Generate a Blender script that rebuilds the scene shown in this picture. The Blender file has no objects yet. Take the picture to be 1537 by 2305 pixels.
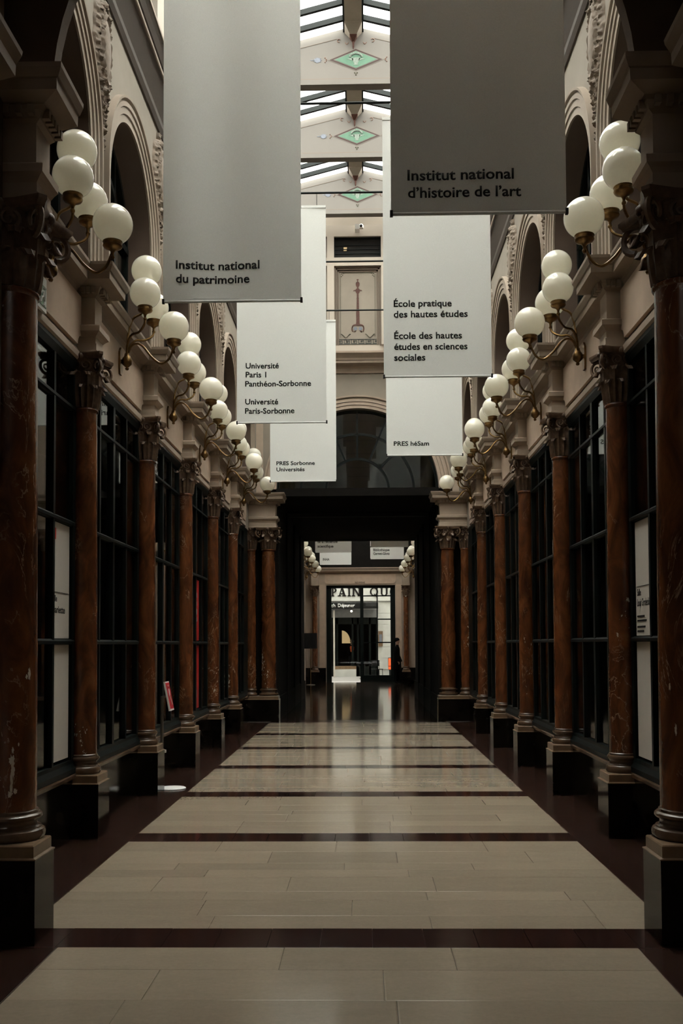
import bpy, bmesh, math, random
from mathutils import Matrix, Vector
random.seed(7)
PI = math.pi
SC = bpy.context.scene
COL = SC.collection

# ------------------------------------------------------------------ camera
def set_camera():
    yaw, pit, rol = [math.radians(a) for a in (1.218, 2.378, -.281)]
    fwd = Vector((-math.sin(yaw)*math.cos(pit), math.cos(yaw)*math.cos(pit), math.sin(pit)))
    right = Vector((math.cos(yaw), math.sin(yaw), 0))
    up = right.cross(fwd)
    r2 = math.cos(rol)*right + math.sin(rol)*up
    u2 = -math.sin(rol)*right + math.cos(rol)*up
    m = Matrix(((r2.x, u2.x, -fwd.x, .098), (r2.y, u2.y, -fwd.y, 0), (r2.z, u2.z, -fwd.z, 1.6), (0, 0, 0, 1)))
    cd = bpy.data.cameras.new('camera'); co = bpy.data.objects.new('camera', cd)
    COL.objects.link(co); co.matrix_world = m
    cd.sensor_fit = 'VERTICAL'; cd.sensor_height = 36; cd.sensor_width = 24
    cd.lens = 36*2241/2305; cd.shift_y = 205.2/2305
    cd.clip_start = .05; cd.clip_end = 300
    SC.camera = co
set_camera()

# ------------------------------------------------------------------ sky and exposure
w = bpy.data.worlds.new('overcast_sky'); SC.world = w; w.use_nodes = True
bgn = w.node_tree.nodes['Background']
bgn.inputs[0].default_value = (.99, .995, .955, 1); bgn.inputs[1].default_value = 1.0
vs = SC.view_settings
vs.view_transform = 'Standard'; vs.look = 'None'; vs.gamma = 1; vs.use_curve_mapping = False
vs.exposure = 4.3
SC.display_settings.display_device = 'sRGB'
cy = SC.cycles
cy.max_bounces = 7; cy.diffuse_bounces = 4; cy.glossy_bounces = 4; cy.transmission_bounces = 4
cy.transparent_max_bounces = 16; cy.caustics_reflective = False; cy.caustics_refractive = False
cy.use_denoising = True
cy.sample_clamp_indirect = 6

# ------------------------------------------------------------------ materials
M = {}
def nodes(name):
    m = bpy.data.materials.new(name); m.use_nodes = True; M[name] = m
    nt = m.node_tree
    return m, nt, nt.nodes['Principled BSDF']
def N(nt, t, **kw):
    n = nt.nodes.new(t)
    for k, v in kw.items(): setattr(n, k, v)
    return n
def pos(nt, scale=(1, 1, 1), objspace=False):
    if objspace:
        g = N(nt, 'ShaderNodeTexCoord').outputs['Object']
    else:
        g = N(nt, 'ShaderNodeNewGeometry').outputs['Position']
    mp = N(nt, 'ShaderNodeMapping'); mp.inputs['Scale'].default_value = scale
    nt.links.new(g, mp.inputs['Vector'])
    return mp.outputs[0]
def noise(nt, vec, scale, detail=4, rough=.55, dist=0):
    n = N(nt, 'ShaderNodeTexNoise'); n.inputs['Scale'].default_value = scale
    n.inputs['Detail'].default_value = detail; n.inputs['Roughness'].default_value = rough
    n.inputs['Distortion'].default_value = dist
    nt.links.new(vec, n.inputs['Vector']); return n.outputs['Fac']
def ramp(nt, fac, stops):
    r = N(nt, 'ShaderNodeValToRGB'); e = r.color_ramp.elements
    while len(e) < len(stops): e.new(.5)
    for el, (p, c) in zip(e, stops):
        el.position = p; el.color = (*c, 1) if len(c) == 3 else c
    nt.links.new(fac, r.inputs[0]); return r.outputs[0]
def mixc(nt, fac, a, b, mode='MIX'):
    mx = N(nt, 'ShaderNodeMix', data_type='RGBA', blend_type=mode)
    for sock, v in ((mx.inputs[0], fac), (mx.inputs[6], a), (mx.inputs[7], b)):
        if hasattr(v, 'links'): nt.links.new(v, sock)
        elif isinstance(v, tuple): sock.default_value = (*v, 1)
        else: sock.default_value = v
    return mx.outputs[2]
def bump(nt, bs, h, strength=.2, dist=.01):
    b = N(nt, 'ShaderNodeBump'); b.inputs['Strength'].default_value = strength; b.inputs['Distance'].default_value = dist
    nt.links.new(h, b.inputs['Height']); nt.links.new(b.outputs[0], bs.inputs['Normal'])
def pbr(name, col, rough=.5, metal=0., var=0., scale=6., bmp=0., spec=None):
    m, nt, bs = nodes(name)
    bs.inputs['Roughness'].default_value = rough; bs.inputs['Metallic'].default_value = metal
    if spec is not None: bs.inputs['Specular IOR Level'].default_value = spec
    bs.inputs['Base Color'].default_value = (*col, 1)
    if var or bmp:
        f = noise(nt, pos(nt), scale, 5)
        if var:
            lo = tuple(c*(1-var) for c in col); hi = tuple(min(1, c*(1+var)) for c in col)
            nt.links.new(ramp(nt, f, [(.3, lo), (.7, hi)]), bs.inputs['Base Color'])
        if bmp: bump(nt, bs, noise(nt, pos(nt), scale*6, 3), bmp, .004)
    return m
pbr('plaster', (.245, .21, .168), .8, var=.07, scale=2.5, bmp=.06)
pbr('arch_trim', (.30, .24, .185), .7, var=.08, scale=4, bmp=.05)
pbr('plaster_trim', (.39, .305, .235), .7, var=.08, scale=4, bmp=.05)
pbr('plaster_pink', (.48, .36, .27), .75, var=.08, scale=5, bmp=.06)
pbr('cornice_shade', (.055, .038, .027), .65, var=.08, scale=4, bmp=.05)
pbr('cornice_paint', (.29, .22, .165), .65, var=.08, scale=4, bmp=.05)
pbr('reveal_brown', (.105, .070, .050), .6, var=.1, scale=3, bmp=.05)
pbr('relief_stucco', (.20, .155, .115), .75, var=.25, scale=14)
pbr('capital_bronze', (.125, .075, .045), .5, var=.35, scale=22, bmp=.25)
pbr('black_marble', (.006, .0045, .0035), .10, var=.5, scale=3, spec=.15)
pbr('base_marble', (.085, .050, .029), .24, var=.3, scale=9)
pbr('plinth_marble', (.165, .105, .062), .3, var=.2, scale=9)
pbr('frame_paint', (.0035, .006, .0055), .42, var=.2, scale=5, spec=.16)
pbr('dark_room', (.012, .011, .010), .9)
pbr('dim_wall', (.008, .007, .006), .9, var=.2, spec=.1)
pbr('brass', (.21, .125, .05), .30, .95, var=.25, scale=30)
pbr('ink', (.006, .0045, .004), .8, spec=.2)
pbr('black_plastic', (.004, .004, .004), .5, spec=.3)
pbr('white_card', (.50, .46, .41), .6, var=.02)
pbr('white_plastic', (.75, .74, .72), .4)
pbr('steel', (.25, .23, .21), .35, .9)
pbr('red_card', (.42, .012, .012), .45, var=.08)
pbr('red_sign', (.50, .01, .025), .35)
pbr('exit_green', (.17, .26, .19), .45)
pbr('attic_paint', (.42, .37, .31), .75, var=.03, scale=2)
pbr('truss_paint', (.145, .132, .117), .75, var=.03, scale=2)
pbr('diamond_green', (.075, .16, .105), .7, var=.12, scale=9)
pbr('line_brown', (.03, .010, .006), .7)
pbr('line_tan', (.15, .115, .085), .7)
pbr('grisaille', (.17, .21, .175), .7, var=.25, scale=60)
pbr('palmette_blue', (.15, .165, .20), .7, var=.2, scale=40)
pbr('motif_olive', (.075, .068, .042), .7)
pbr('motif_rust', (.18, .10, .07), .7)
pbr('torch_rust', (.062, .018, .010), .7, var=.35, scale=30)
pbr('meander_grey', (.05, .055, .048), .7)
pbr('rafter_green', (.0025, .005, .0045), .5, spec=.15)
pbr('beam_paint', (.30, .255, .21), .75, var=.05)
pbr('street_stone', (.50, .50, .47), .8, var=.08, scale=3)
pbr('street_ground', (.16, .15, .14), .7, var=.15)
pbr('awning_grey', (.20, .20, .20), .7, var=.1)
pbr('coat_black', (.002, .002, .002), .9, spec=.1)
pbr('skin_tone', (.35, .2, .14), .6)
pbr('scarf_orange', (.7, .12, .03), .8)
pbr('chair_black', (.004, .004, .004), .6, spec=.2)
pbr('chip_filler', (.60, .52, .42), .8, var=.1)
pbr('joint', (.035, .027, .022), .6)
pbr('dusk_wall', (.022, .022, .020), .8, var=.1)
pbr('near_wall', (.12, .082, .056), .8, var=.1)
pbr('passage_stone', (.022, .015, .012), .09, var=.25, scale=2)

def emit(name, col, s):
    m, nt, bs = nodes(name)
    bs.inputs['Base Color'].default_value = (*[c*.5 for c in col], 1)
    bs.inputs['Emission Color'].default_value = (*col, 1); bs.inputs['Emission Strength'].default_value = s
emit('heater_glow', (1, .13, .03), .075)
emit('lamp_glow', (1, .9, .7), .25)
emit('warm_glow', (1, .72, .36), .022)

def marble():
    m, nt, bs = nodes('red_marble')
    p = pos(nt, (1, 1, .42), True)
    oi = N(nt, 'ShaderNodeObjectInfo')
    ad = N(nt, 'ShaderNodeVectorMath', operation='ADD')
    mu = N(nt, 'ShaderNodeMath', operation='MULTIPLY'); mu.inputs[1].default_value = 37
    nt.links.new(oi.outputs['Random'], mu.inputs[0]); nt.links.new(p, ad.inputs[0]); nt.links.new(mu.outputs[0], ad.inputs[1])
    v = ad.outputs[0]
    a = noise(nt, v, 5, 7, .62, 1.2)
    c = ramp(nt, a, [(.25, (.030, .010, .005)), (.48, (.095, .032, .012)), (.62, (.155, .053, .018)), (.8, (.20, .085, .034))])
    # thin pale veins
    n2 = noise(nt, v, 2.6, 6, .6, 2.4)
    s = N(nt, 'ShaderNodeMath', operation='SUBTRACT'); s.inputs[1].default_value = .5; nt.links.new(n2, s.inputs[0])
    ab = N(nt, 'ShaderNodeMath', operation='ABSOLUTE'); nt.links.new(s.outputs[0], ab.inputs[0])
    vein = ramp(nt, ab.outputs[0], [(0, (1, 1, 1)), (.011, (0, 0, 0))])
    brk = ramp(nt, noise(nt, v, 3.1, 2), [(.5, (0, 0, 0)), (.64, (1, 1, 1))])
    vm = mixc(nt, 1.0, vein, brk, 'MULTIPLY')
    c = mixc(nt, vm, c, (.38, .25, .16))
    # chipped spots low on the shaft, pale filler showing
    chn = noise(nt, pos(nt, (1, 1, .55), True), 23, 5, .7)
    ad2 = N(nt, 'ShaderNodeVectorMath', operation='ADD'); nt.links.new(p, ad2.inputs[0]); nt.links.new(mu.outputs[0], ad2.inputs[1])
    big = noise(nt, ad2.outputs[0], 3.4, 1)
    mulc = N(nt, 'ShaderNodeMath', operation='MULTIPLY'); nt.links.new(chn, mulc.inputs[0]); nt.links.new(big, mulc.inputs[1])
    chip = ramp(nt, mulc.outputs[0], [(.432, (0, 0, 0)), (.442, (1, 1, 1))])
    c = mixc(nt, chip, c, (.55, .47, .38))
    nt.links.new(c, bs.inputs['Base Color'])
    bs.inputs['Roughness'].default_value = .24
marble()

def floor_stone(name, base, var, r0, r1, grain=(1, 3, 1), ior=1.5):
    m, nt, bs = nodes(name)
    p = pos(nt, grain)
    a = noise(nt, p, 3.0, 8, .7, .4)
    b = noise(nt, pos(nt), 38, 3, .6)
    oi = N(nt, 'ShaderNodeObjectInfo')
    lo = tuple(c*(1-var) for c in base); hi = tuple(c*(1+var) for c in base)
    c = ramp(nt, a, [(.28, lo), (.72, hi)])
    c = mixc(nt, .30, c, ramp(nt, b, [(.3, tuple(x*.65 for x in base)), (.7, tuple(x*1.3 for x in base))]))
    c = mixc(nt, .55, c, ramp(nt, oi.outputs['Random'], [(0, tuple(x*.80 for x in base)), (1, tuple(x*1.14 for x in base))]))
    nt.links.new(c, bs.inputs['Base Color'])
    rr = N(nt, 'ShaderNodeMapRange'); rr.inputs[3].default_value = r0; rr.inputs[4].default_value = r1
    nt.links.new(noise(nt, pos(nt, (1, .5, 1)), 5, 4), rr.inputs[0]); nt.links.new(rr.outputs[0], bs.inputs['Roughness'])
    bs.inputs['IOR'].default_value = ior
floor_stone('stone_light', (.305, .25, .185), .18, .085, .15, ior=1.36)
floor_stone('stone_dark', (.024, .011, .009), .35, .08, .17, ior=1.22)
floor_stone('stone_border', (.026, .013, .010), .35, .09, .2, ior=1.3)

def glass(name, refl=1.0, tint=(1, 1, 1), base=.04):
    m = bpy.data.materials.new(name); m.use_nodes = True; M[name] = m
    nt = m.node_tree; nt.nodes.clear()
    out = N(nt, 'ShaderNodeOutputMaterial'); mx = N(nt, 'ShaderNodeMixShader')
    tr = N(nt, 'ShaderNodeBsdfTransparent'); tr.inputs[0].default_value = (*tint, 1)
    gl = N(nt, 'ShaderNodeBsdfGlossy'); gl.inputs['Roughness'].default_value = .015
    gl.inputs['Color'].default_value = (refl, refl, refl, 1)
    g = N(nt, 'ShaderNodeNewGeometry'); dt = N(nt, 'ShaderNodeVectorMath', operation='DOT_PRODUCT')
    nt.links.new(g.outputs['Normal'], dt.inputs[0]); nt.links.new(g.outputs['Incoming'], dt.inputs[1])
    ab = N(nt, 'ShaderNodeMath', operation='ABSOLUTE'); nt.links.new(dt.outputs['Value'], ab.inputs[0])
    om = N(nt, 'ShaderNodeMath', operation='SUBTRACT'); om.inputs[0].default_value = 1; nt.links.new(ab.outputs[0], om.inputs[1])
    pw = N(nt, 'ShaderNodeMath', operation='POWER'); pw.inputs[1].default_value = 5; nt.links.new(om.outputs[0], pw.inputs[0])
    fr = N(nt, 'ShaderNodeMath', operation='MULTIPLY_ADD'); fr.inputs[1].default_value = 1-base; fr.inputs[2].default_value = base; nt.links.new(pw.outputs[0], fr.inputs[0])
    nt.links.new(fr.outputs[0], mx.inputs[0]); nt.links.new(tr.outputs[0], mx.inputs[1]); nt.links.new(gl.outputs[0], mx.inputs[2])
    nt.links.new(mx.outputs[0], out.inputs[0])
glass('shop_glass', .85, (.75, .78, .76))
glass('arch_glass', 1.0, (.75, .78, .76), .10)
glass('roof_glass', .6, (.93, .93, .91))

def fabric(name, col, trans):
    m = bpy.data.materials.new(name); m.use_nodes = True; M[name] = m
    nt = m.node_tree; nt.nodes.clear()
    out = N(nt, 'ShaderNodeOutputMaterial'); mx = N(nt, 'ShaderNodeMixShader'); mx.inputs[0].default_value = trans
    df = N(nt, 'ShaderNodeBsdfDiffuse'); tl = N(nt, 'ShaderNodeBsdfTranslucent')
    c = ramp(nt, noise(nt, pos(nt), 180, 2), [(.3, tuple(x*.95 for x in col)), (.7, tuple(min(1, x*1.04) for x in col))])
    nt.links.new(c, df.inputs[0]); nt.links.new(c, tl.inputs[0])
    nt.links.new(df.outputs[0], mx.inputs[1]); nt.links.new(tl.outputs[0], mx.inputs[2]); nt.links.new(mx.outputs[0], out.inputs[0])
def opal():
    m = bpy.data.materials.new('opal_glass'); m.use_nodes = True; M['opal_glass'] = m
    nt = m.node_tree; nt.nodes.clear()
    out = N(nt, 'ShaderNodeOutputMaterial'); mx = N(nt, 'ShaderNodeMixShader'); mx.inputs[0].default_value = .5
    m2 = N(nt, 'ShaderNodeMixShader'); fr = N(nt, 'ShaderNodeFresnel'); fr.inputs['IOR'].default_value = 1.5
    df = N(nt, 'ShaderNodeBsdfDiffuse'); tl = N(nt, 'ShaderNodeBsdfTranslucent'); gl = N(nt, 'ShaderNodeBsdfGlossy')
    for n in (df, tl): n.inputs[0].default_value = (.93, .90, .80, 1)
    gl.inputs['Roughness'].default_value = .05
    nt.links.new(df.outputs[0], mx.inputs[1]); nt.links.new(tl.outputs[0], mx.inputs[2])
    ge = N(nt, 'ShaderNodeNewGeometry'); ml = N(nt, 'ShaderNodeMath', operation='SUBTRACT', use_clamp=True)
    nt.links.new(fr.outputs[0], ml.inputs[0]); nt.links.new(ge.outputs['Backfacing'], ml.inputs[1])
    nt.links.new(ml.outputs[0], m2.inputs[0]); nt.links.new(mx.outputs[0], m2.inputs[1]); nt.links.new(gl.outputs[0], m2.inputs[2])
    nt.links.new(m2.outputs[0], out.inputs[0])
opal()
fabric('banner_cloth', (.80, .81, .785), .15)

# ------------------------------------------------------------------ mesh helpers
class MB:
    def __init__(s, side=1): s.v = []; s.f = []; s.s = side
    def add(s, vs, fs):
        o = len(s.v); s.v += [tuple(v) for v in vs]; s.f += [tuple(i+o for i in f) for f in fs]; return s
    def box(s, x0, x1, y0, y1, z0, z1):
        v = [(x, y, z) for x in (x0, x1) for y in (y0, y1) for z in (z0, z1)]
        return s.add(v, [(0, 1, 3, 2), (4, 6, 7, 5), (0, 4, 5, 1), (2, 3, 7, 6), (0, 2, 6, 4), (1, 5, 7, 3)])
    def quad(s, *p): return s.add(p, [tuple(range(len(p)))])
    def grid(s, rows, cu=False, cv=False, cap0=False, cap1=False):
        n, m = len(rows), len(rows[0]); v = [p for r in rows for p in r]; f = []
        for i in range(n if cu else n-1):
            for j in range(m if cv else m-1):
                a, b = i*m+j, i*m+(j+1) % m; c, d = ((i+1) % n)*m+(j+1) % m, ((i+1) % n)*m+j
                f.append((a, b, c, d))
        if cap0: f.append(tuple(range(m)))
        if cap1: f.append(tuple((n-1)*m+j for j in range(m)))
        return s.add(v, f)
    def lathe(s, prof, n=24, c=(0, 0, 0), cap=True):
        rows = [[(c[0]+r*math.cos(2*PI*k/n), c[1]+r*math.sin(2*PI*k/n), c[2]+z) for k in range(n)] for r, z in prof]
        return s.grid(rows, cv=True, cap0=cap, cap1=cap)
    def tube(s, pts, rad, n=8):
        pts = [Vector(p) for p in pts]; rows = []
        up = Vector((0, 0, 1))
        t0 = (pts[1]-pts[0]).normalized()
        u = t0.orthogonal().normalized()
        for i, p in enumerate(pts):
            t = (pts[min(i+1, len(pts)-1)]-pts[max(i-1, 0)]).normalized()
            u = (u - t*u.dot(t)).normalized(); b = t.cross(u)
            r = rad[i] if isinstance(rad, (list, tuple)) else rad
            rows.append([tuple(p + u*(r*math.cos(2*PI*k/n)) + b*(r*math.sin(2*PI*k/n))) for k in range(n)])
        return s.grid(rows, cv=True, cap0=True, cap1=True)
    def sphere(s, c, r, n=32, m=18):
        rows = [[(c[0]+r*math.sin(PI*i/m)*math.cos(2*PI*k/n), c[1]+r*math.sin(PI*i/m)*math.sin(2*PI*k/n), c[2]-r*math.cos(PI*i/m)) for k in range(n)] for i in range(1, m)]
        return s.grid(rows, cv=True, cap0=True, cap1=True)
    def prism_y(s, prof, y0, y1):          # closed profile (x, z) run along Y
        return s.grid([[(x, y, z) for x, z in prof] for y in (y0, y1)], cv=True, cap0=True, cap1=True)
    def prism_x(s, prof, x0, x1):          # closed profile (y, z) run along X
        return s.grid([[(x, y, z) for y, z in prof] for x in (x0, x1)], cv=True, cap0=True, cap1=True)
    def slab_xz(s, poly, y0, y1):          # polygon in XZ, given thickness along Y
        return s.grid([[(x, y, z) for x, z in poly] for y in (y0, y1)], cv=True, cap0=True, cap1=True)
    def slab_yz(s, poly, x0, x1):
        return s.grid([[(x, y, z) for y, z in poly] for x in (x0, x1)], cv=True, cap0=True, cap1=True)
    def merge(s, o, mat):
        return s.add([tuple(mat @ Vector(v)) for v in o.v], o.f)
    def mesh(s, name, mat, smooth=False):
        me = bpy.data.meshes.new(name)
        me.from_pydata([(x*s.s, y, z) for x, y, z in s.v], [], s.f)
        bm = bmesh.new(); bm.from_mesh(me)
        bmesh.ops.recalc_face_normals(bm, faces=bm.faces)
        bm.to_mesh(me); bm.free()
        me.materials.append(M[mat])
        if smooth:
            me.polygons.foreach_set('use_smooth', [True]*len(me.polygons))
            try: me.set_sharp_from_angle(angle=math.radians(38))
            except Exception: pass
        me.update(); return me
    def build(s, name, mat, parent=None, smooth=False, loc=None):
        return obj(name, s.mesh(name, mat, smooth), parent, loc)
def obj(name, me, parent=None, loc=None, rz=0, scale=None):
    o = bpy.data.objects.new(name, me); COL.objects.link(o)
    if parent is not None: o.parent = parent
    if loc is not None: o.location = loc
    if rz: o.rotation_euler = (0, 0, rz)
    if scale is not None: o.scale = scale
    return o
def empty(name, loc, rz=0):
    o = bpy.data.objects.new(name, None); COL.objects.link(o); o.location = loc; o.rotation_euler = (0, 0, rz)
    o.empty_display_size = .1; return o
def tag(o, label, cat, group=None):
    o['label'] = label; o['category'] = cat
    if group: o['group'] = group
    return o
def struct(o, label=None):
    o['kind'] = 'structure'
    if label: o['label'] = label
    return o
def arc(cy_, cz, r, a0, a1, n): return [(cy_+r*math.cos(a0+(a1-a0)*i/n), cz+r*math.sin(a0+(a1-a0)*i/n)) for i in range(n+1)]
def catmull(P, n=6):
    P = [Vector(p) for p in P]; Q = [P[0]*2-P[1]]+P+[P[-1]*2-P[-2]]; out = []
    for i in range(1, len(Q)-2):
        a, b, c, d = Q[i-1:i+3]
        for k in range(n):
            t = k/n
            out.append(.5*((2*b)+(c-a)*t+(2*a-5*b+4*c-d)*t*t+(3*b-a-3*c+d)*t**3))
    out.append(P[-1]); return out

SIDES = ((-1, 'left'), (1, 'right'))
YC = [7.23, 9.62, 12.02, 14.42, 16.82, 19.22]        # bay centres
YCOL = [8.425, 10.82, 13.22, 15.62, 18.02]           # column axes
Y0, Y1 = 5.72, 21.2                                  # near and far portal walls

# ------------------------------------------------------------------ floor
def floor_all():
    fl = struct(MB().box(-4.2, 4.2, -5.2, 21.2, -.2, -.012).build('floor', 'joint'))
    unit = {}
    for m in ('stone_light', 'stone_dark', 'stone_border'):
        b = MB(); e = .004
        rows = [[(x, y, z) for x, y in ((-.5+k, -.5+k), (.5-k, -.5+k), (.5-k, .5-k), (-.5+k, .5-k))] for k, z in ((0, -1), (0, -.12), (.006, 0))]
        b.grid(rows, cv=True, cap1=True, cap0=True)
        unit[m] = b.mesh('slab', m)
    def slab(nm, m, x0, x1, y0, y1, g=.0022):
        if x1-x0 < .03 or y1-y0 < .03: return
        obj(nm, unit[m], fl, ((x0+x1)/2, (y0+y1)/2, random.uniform(-.0006, .0006)), 0, (x1-x0-g, y1-y0-g, .012))
    bands = [(5.33, 5.685)]+[(8.17+2.3875*k, 8.53+2.3875*k) for k in range(5)]
    def rows(ya, yb, hw, big):
        y = yb
        while y > ya+.02:
            d = random.choice((.22, .33, .36, .40, .42)) if not big else random.choice((.5, .62))
            if y-d < ya+.16: d = y-ya
            x = -hw; first = random.uniform(.45, 1.25)
            while x < hw-.01:
                wd = first if x == -hw else random.uniform(.85, 1.45)
                if x+wd > hw-.35: wd = hw-x
                slab('stone_slab', 'stone_light', x, x+wd, y-d, y); x += wd
            y -= d
    rows(2.6, 5.33, 1.535, False)
    rows(-1.0, 2.6, 1.535, True)
    ends = [b[1] for b in bands]; starts = [b[0] for b in bands[1:]]+[20.53]
    for k, (a, b) in enumerate(zip(ends, starts)): rows(a, b, 1.828, k > 2)
    for k, (a, b) in enumerate(bands):
        hw = 1.828
        n = 13
        n = n if k < 4 else 7
        for i in range(n):
            slab('band_tile', 'stone_dark', -hw+2*hw*i/n, -hw+2*hw*(i+1)/n, a, b)
    # dark borders along the column bases
    ys = [5.33, 6.35, 7.35, 8.35, 9.35, 10.55, 11.75, 12.94, 14.1, 15.33, 17.0, 18.6, 20.53]
    for s in (-1, 1):
        for a, b in zip(ys, ys[1:]):
            x = sorted((s*1.828, s*2.36)); slab('border_slab', 'stone_border', x[0], x[1], a, b)
        for a, b in ((-1, 1.8), (1.8, 3.4), (3.4, 4.4), (4.4, 5.33)):
            x = sorted((s*1.535, s*2.0)); slab('border_slab', 'stone_border', x[0], x[1], a, b)
    slab('border_slab', 'stone_border', -1.83, 1.83, 20.53, 21.2)
floor_all()

# ------------------------------------------------------------------ side walls
def u_sweep(b, prof, xf, ya, yb, xback, back=True):
    """mitred moulding round a projecting block: prof = (offset, z)"""
    rows = []
    for d, z in prof:
        e = d if back else 0
        rows.append([(xback, ya-d, z), (xf-d, ya-d, z), (xf-d, yb+e, z), (xback, yb+e, z)])
    b.grid(rows)
    r0, r1 = rows[0], rows[-1]
    b.quad(*r0); b.quad(*r1)
PIER_PROF = [(.026, 4.075), (.026, 4.10), (.018, 4.104), (.018, 4.160), (.008, 4.164), (.008, 4.22), (.03, 4.245), (.052, 4.262), (.055, 4.305), (.045, 4.315), (0, 4.316)]
CORN_BREAK = [(.0, 4.56), (.03, 4.575), (.045, 4.62), (.06, 4.64), (.165, 4.665), (.168, 4.725), (.178, 4.73), (.198, 4.775), (.200, 4.80), (-.02, 4.80)]
MAIN_CORN = [(2.34, 4.56), (2.30, 4.575), (2.285, 4.62), (2.27, 4.64), (2.185, 4.665), (2.182, 4.725), (2.172, 4.73), (2.152, 4.775), (2.150, 4.80), (2.34, 4.80)]
UP_CORN = [(2.20, 7.345), (2.145, 7.35), (2.12, 7.40), (2.115, 7.45), (2.02, 7.655), (2.005, 7.662), (2.0, 7.715), (1.985, 7.725), (1.955, 7.79), (1.93, 7.83), (1.93, 7.88), (2.20, 7.90)]
R_IN, R_OUT, ZS = .87, 1.10, 5.80
ARCH_PROF = [(.87, .0), (.87, .018), (.932, .018), (.936, .012), (.942, .032), (.998, .032), (1.002, .026), (1.008, .046), (1.05, .046), (1.055, .03), (1.066, .03), (1.078, .062), (1.10, .066), (1.104, .0)]
def arch_path(yc, r, n=26, zb=4.80):
    return [(yc-r, zb)]+[(yc+r*math.cos(PI-PI*i/n), ZS+r*math.sin(PI-PI*i/n)) for i in range(n+1)]+[(yc+r, zb)]
def arch_front(b, yc, ya, yb, x, z0, z1, t):
    p = arch_path(yc, R_IN, 26, z0)
    b.quad((x, ya, z0), (x, yc-R_IN, z0), (x, yc-R_IN, z1), (x, ya, z1))
    b.quad((x, yc+R_IN, z0), (x, yb, z0), (x, yb, z1), (x, yc+R_IN, z1))
    for (a, za), (c, zc) in zip(p[1:-1], p[2:-1]):
        b.quad((x, a, za), (x, c, zc), (x, c, z1), (x, a, z1))
med_mesh = None
def medallion_mesh(side):
    """carved cartouche: bumpy foliage round an oval boss, tapering to a drop"""
    from mathutils import noise as mn
    b = MB(side); nz, ny = 120, 28; rows = []
    def half(t):                         # t 0 bottom .. 1 top
        if t < .46: return .014+.200*(t/.46)**1.5
        if t < .80: return .214+.022*math.sin((t-.46)/.34*PI)
        if t < .93: return .200*math.sqrt(max(0, 1-((t-.80)/.135)**2))+.014
        return .020+.012*math.sin((t-.93)/.07*PI)
    for i in range(nz+1):
        t = i/nz; z = -.70+1.42*t; w = half(t); row = []
        lob = w*(1+.07*math.sin(t*60)*(.4+.6*abs(mn.noise((t*9, 1, 0)))))
        for j in range(ny+1):
            u = -1+2*j/ny; y = u*lob
            edge = max(0, 1-abs(u)**6)
            n1 = mn.noise((y*26, z*26, 3)); n2 = mn.noise((y*52, z*52, 9))
            h = .028+.045*max(0, n1+.15)+.018*n2+.035*(1-u*u)*min(1, w/.15)
            q = (y/.105)**2+((z-.20)/.27)**2
            if q < 1: h = .055+.035*math.sqrt(1-q)
            elif q < 1.5: h = .088-.03*abs(q-1.25)/.25
            if abs(u) > .9 and .55 < t < .9: h += .02
            row.append((-max(.004, h)*edge, y, z))
        rows.append(row)
    b.grid(rows)
    return b.mesh('relief_medallion', 'relief_stucco', True)
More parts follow.
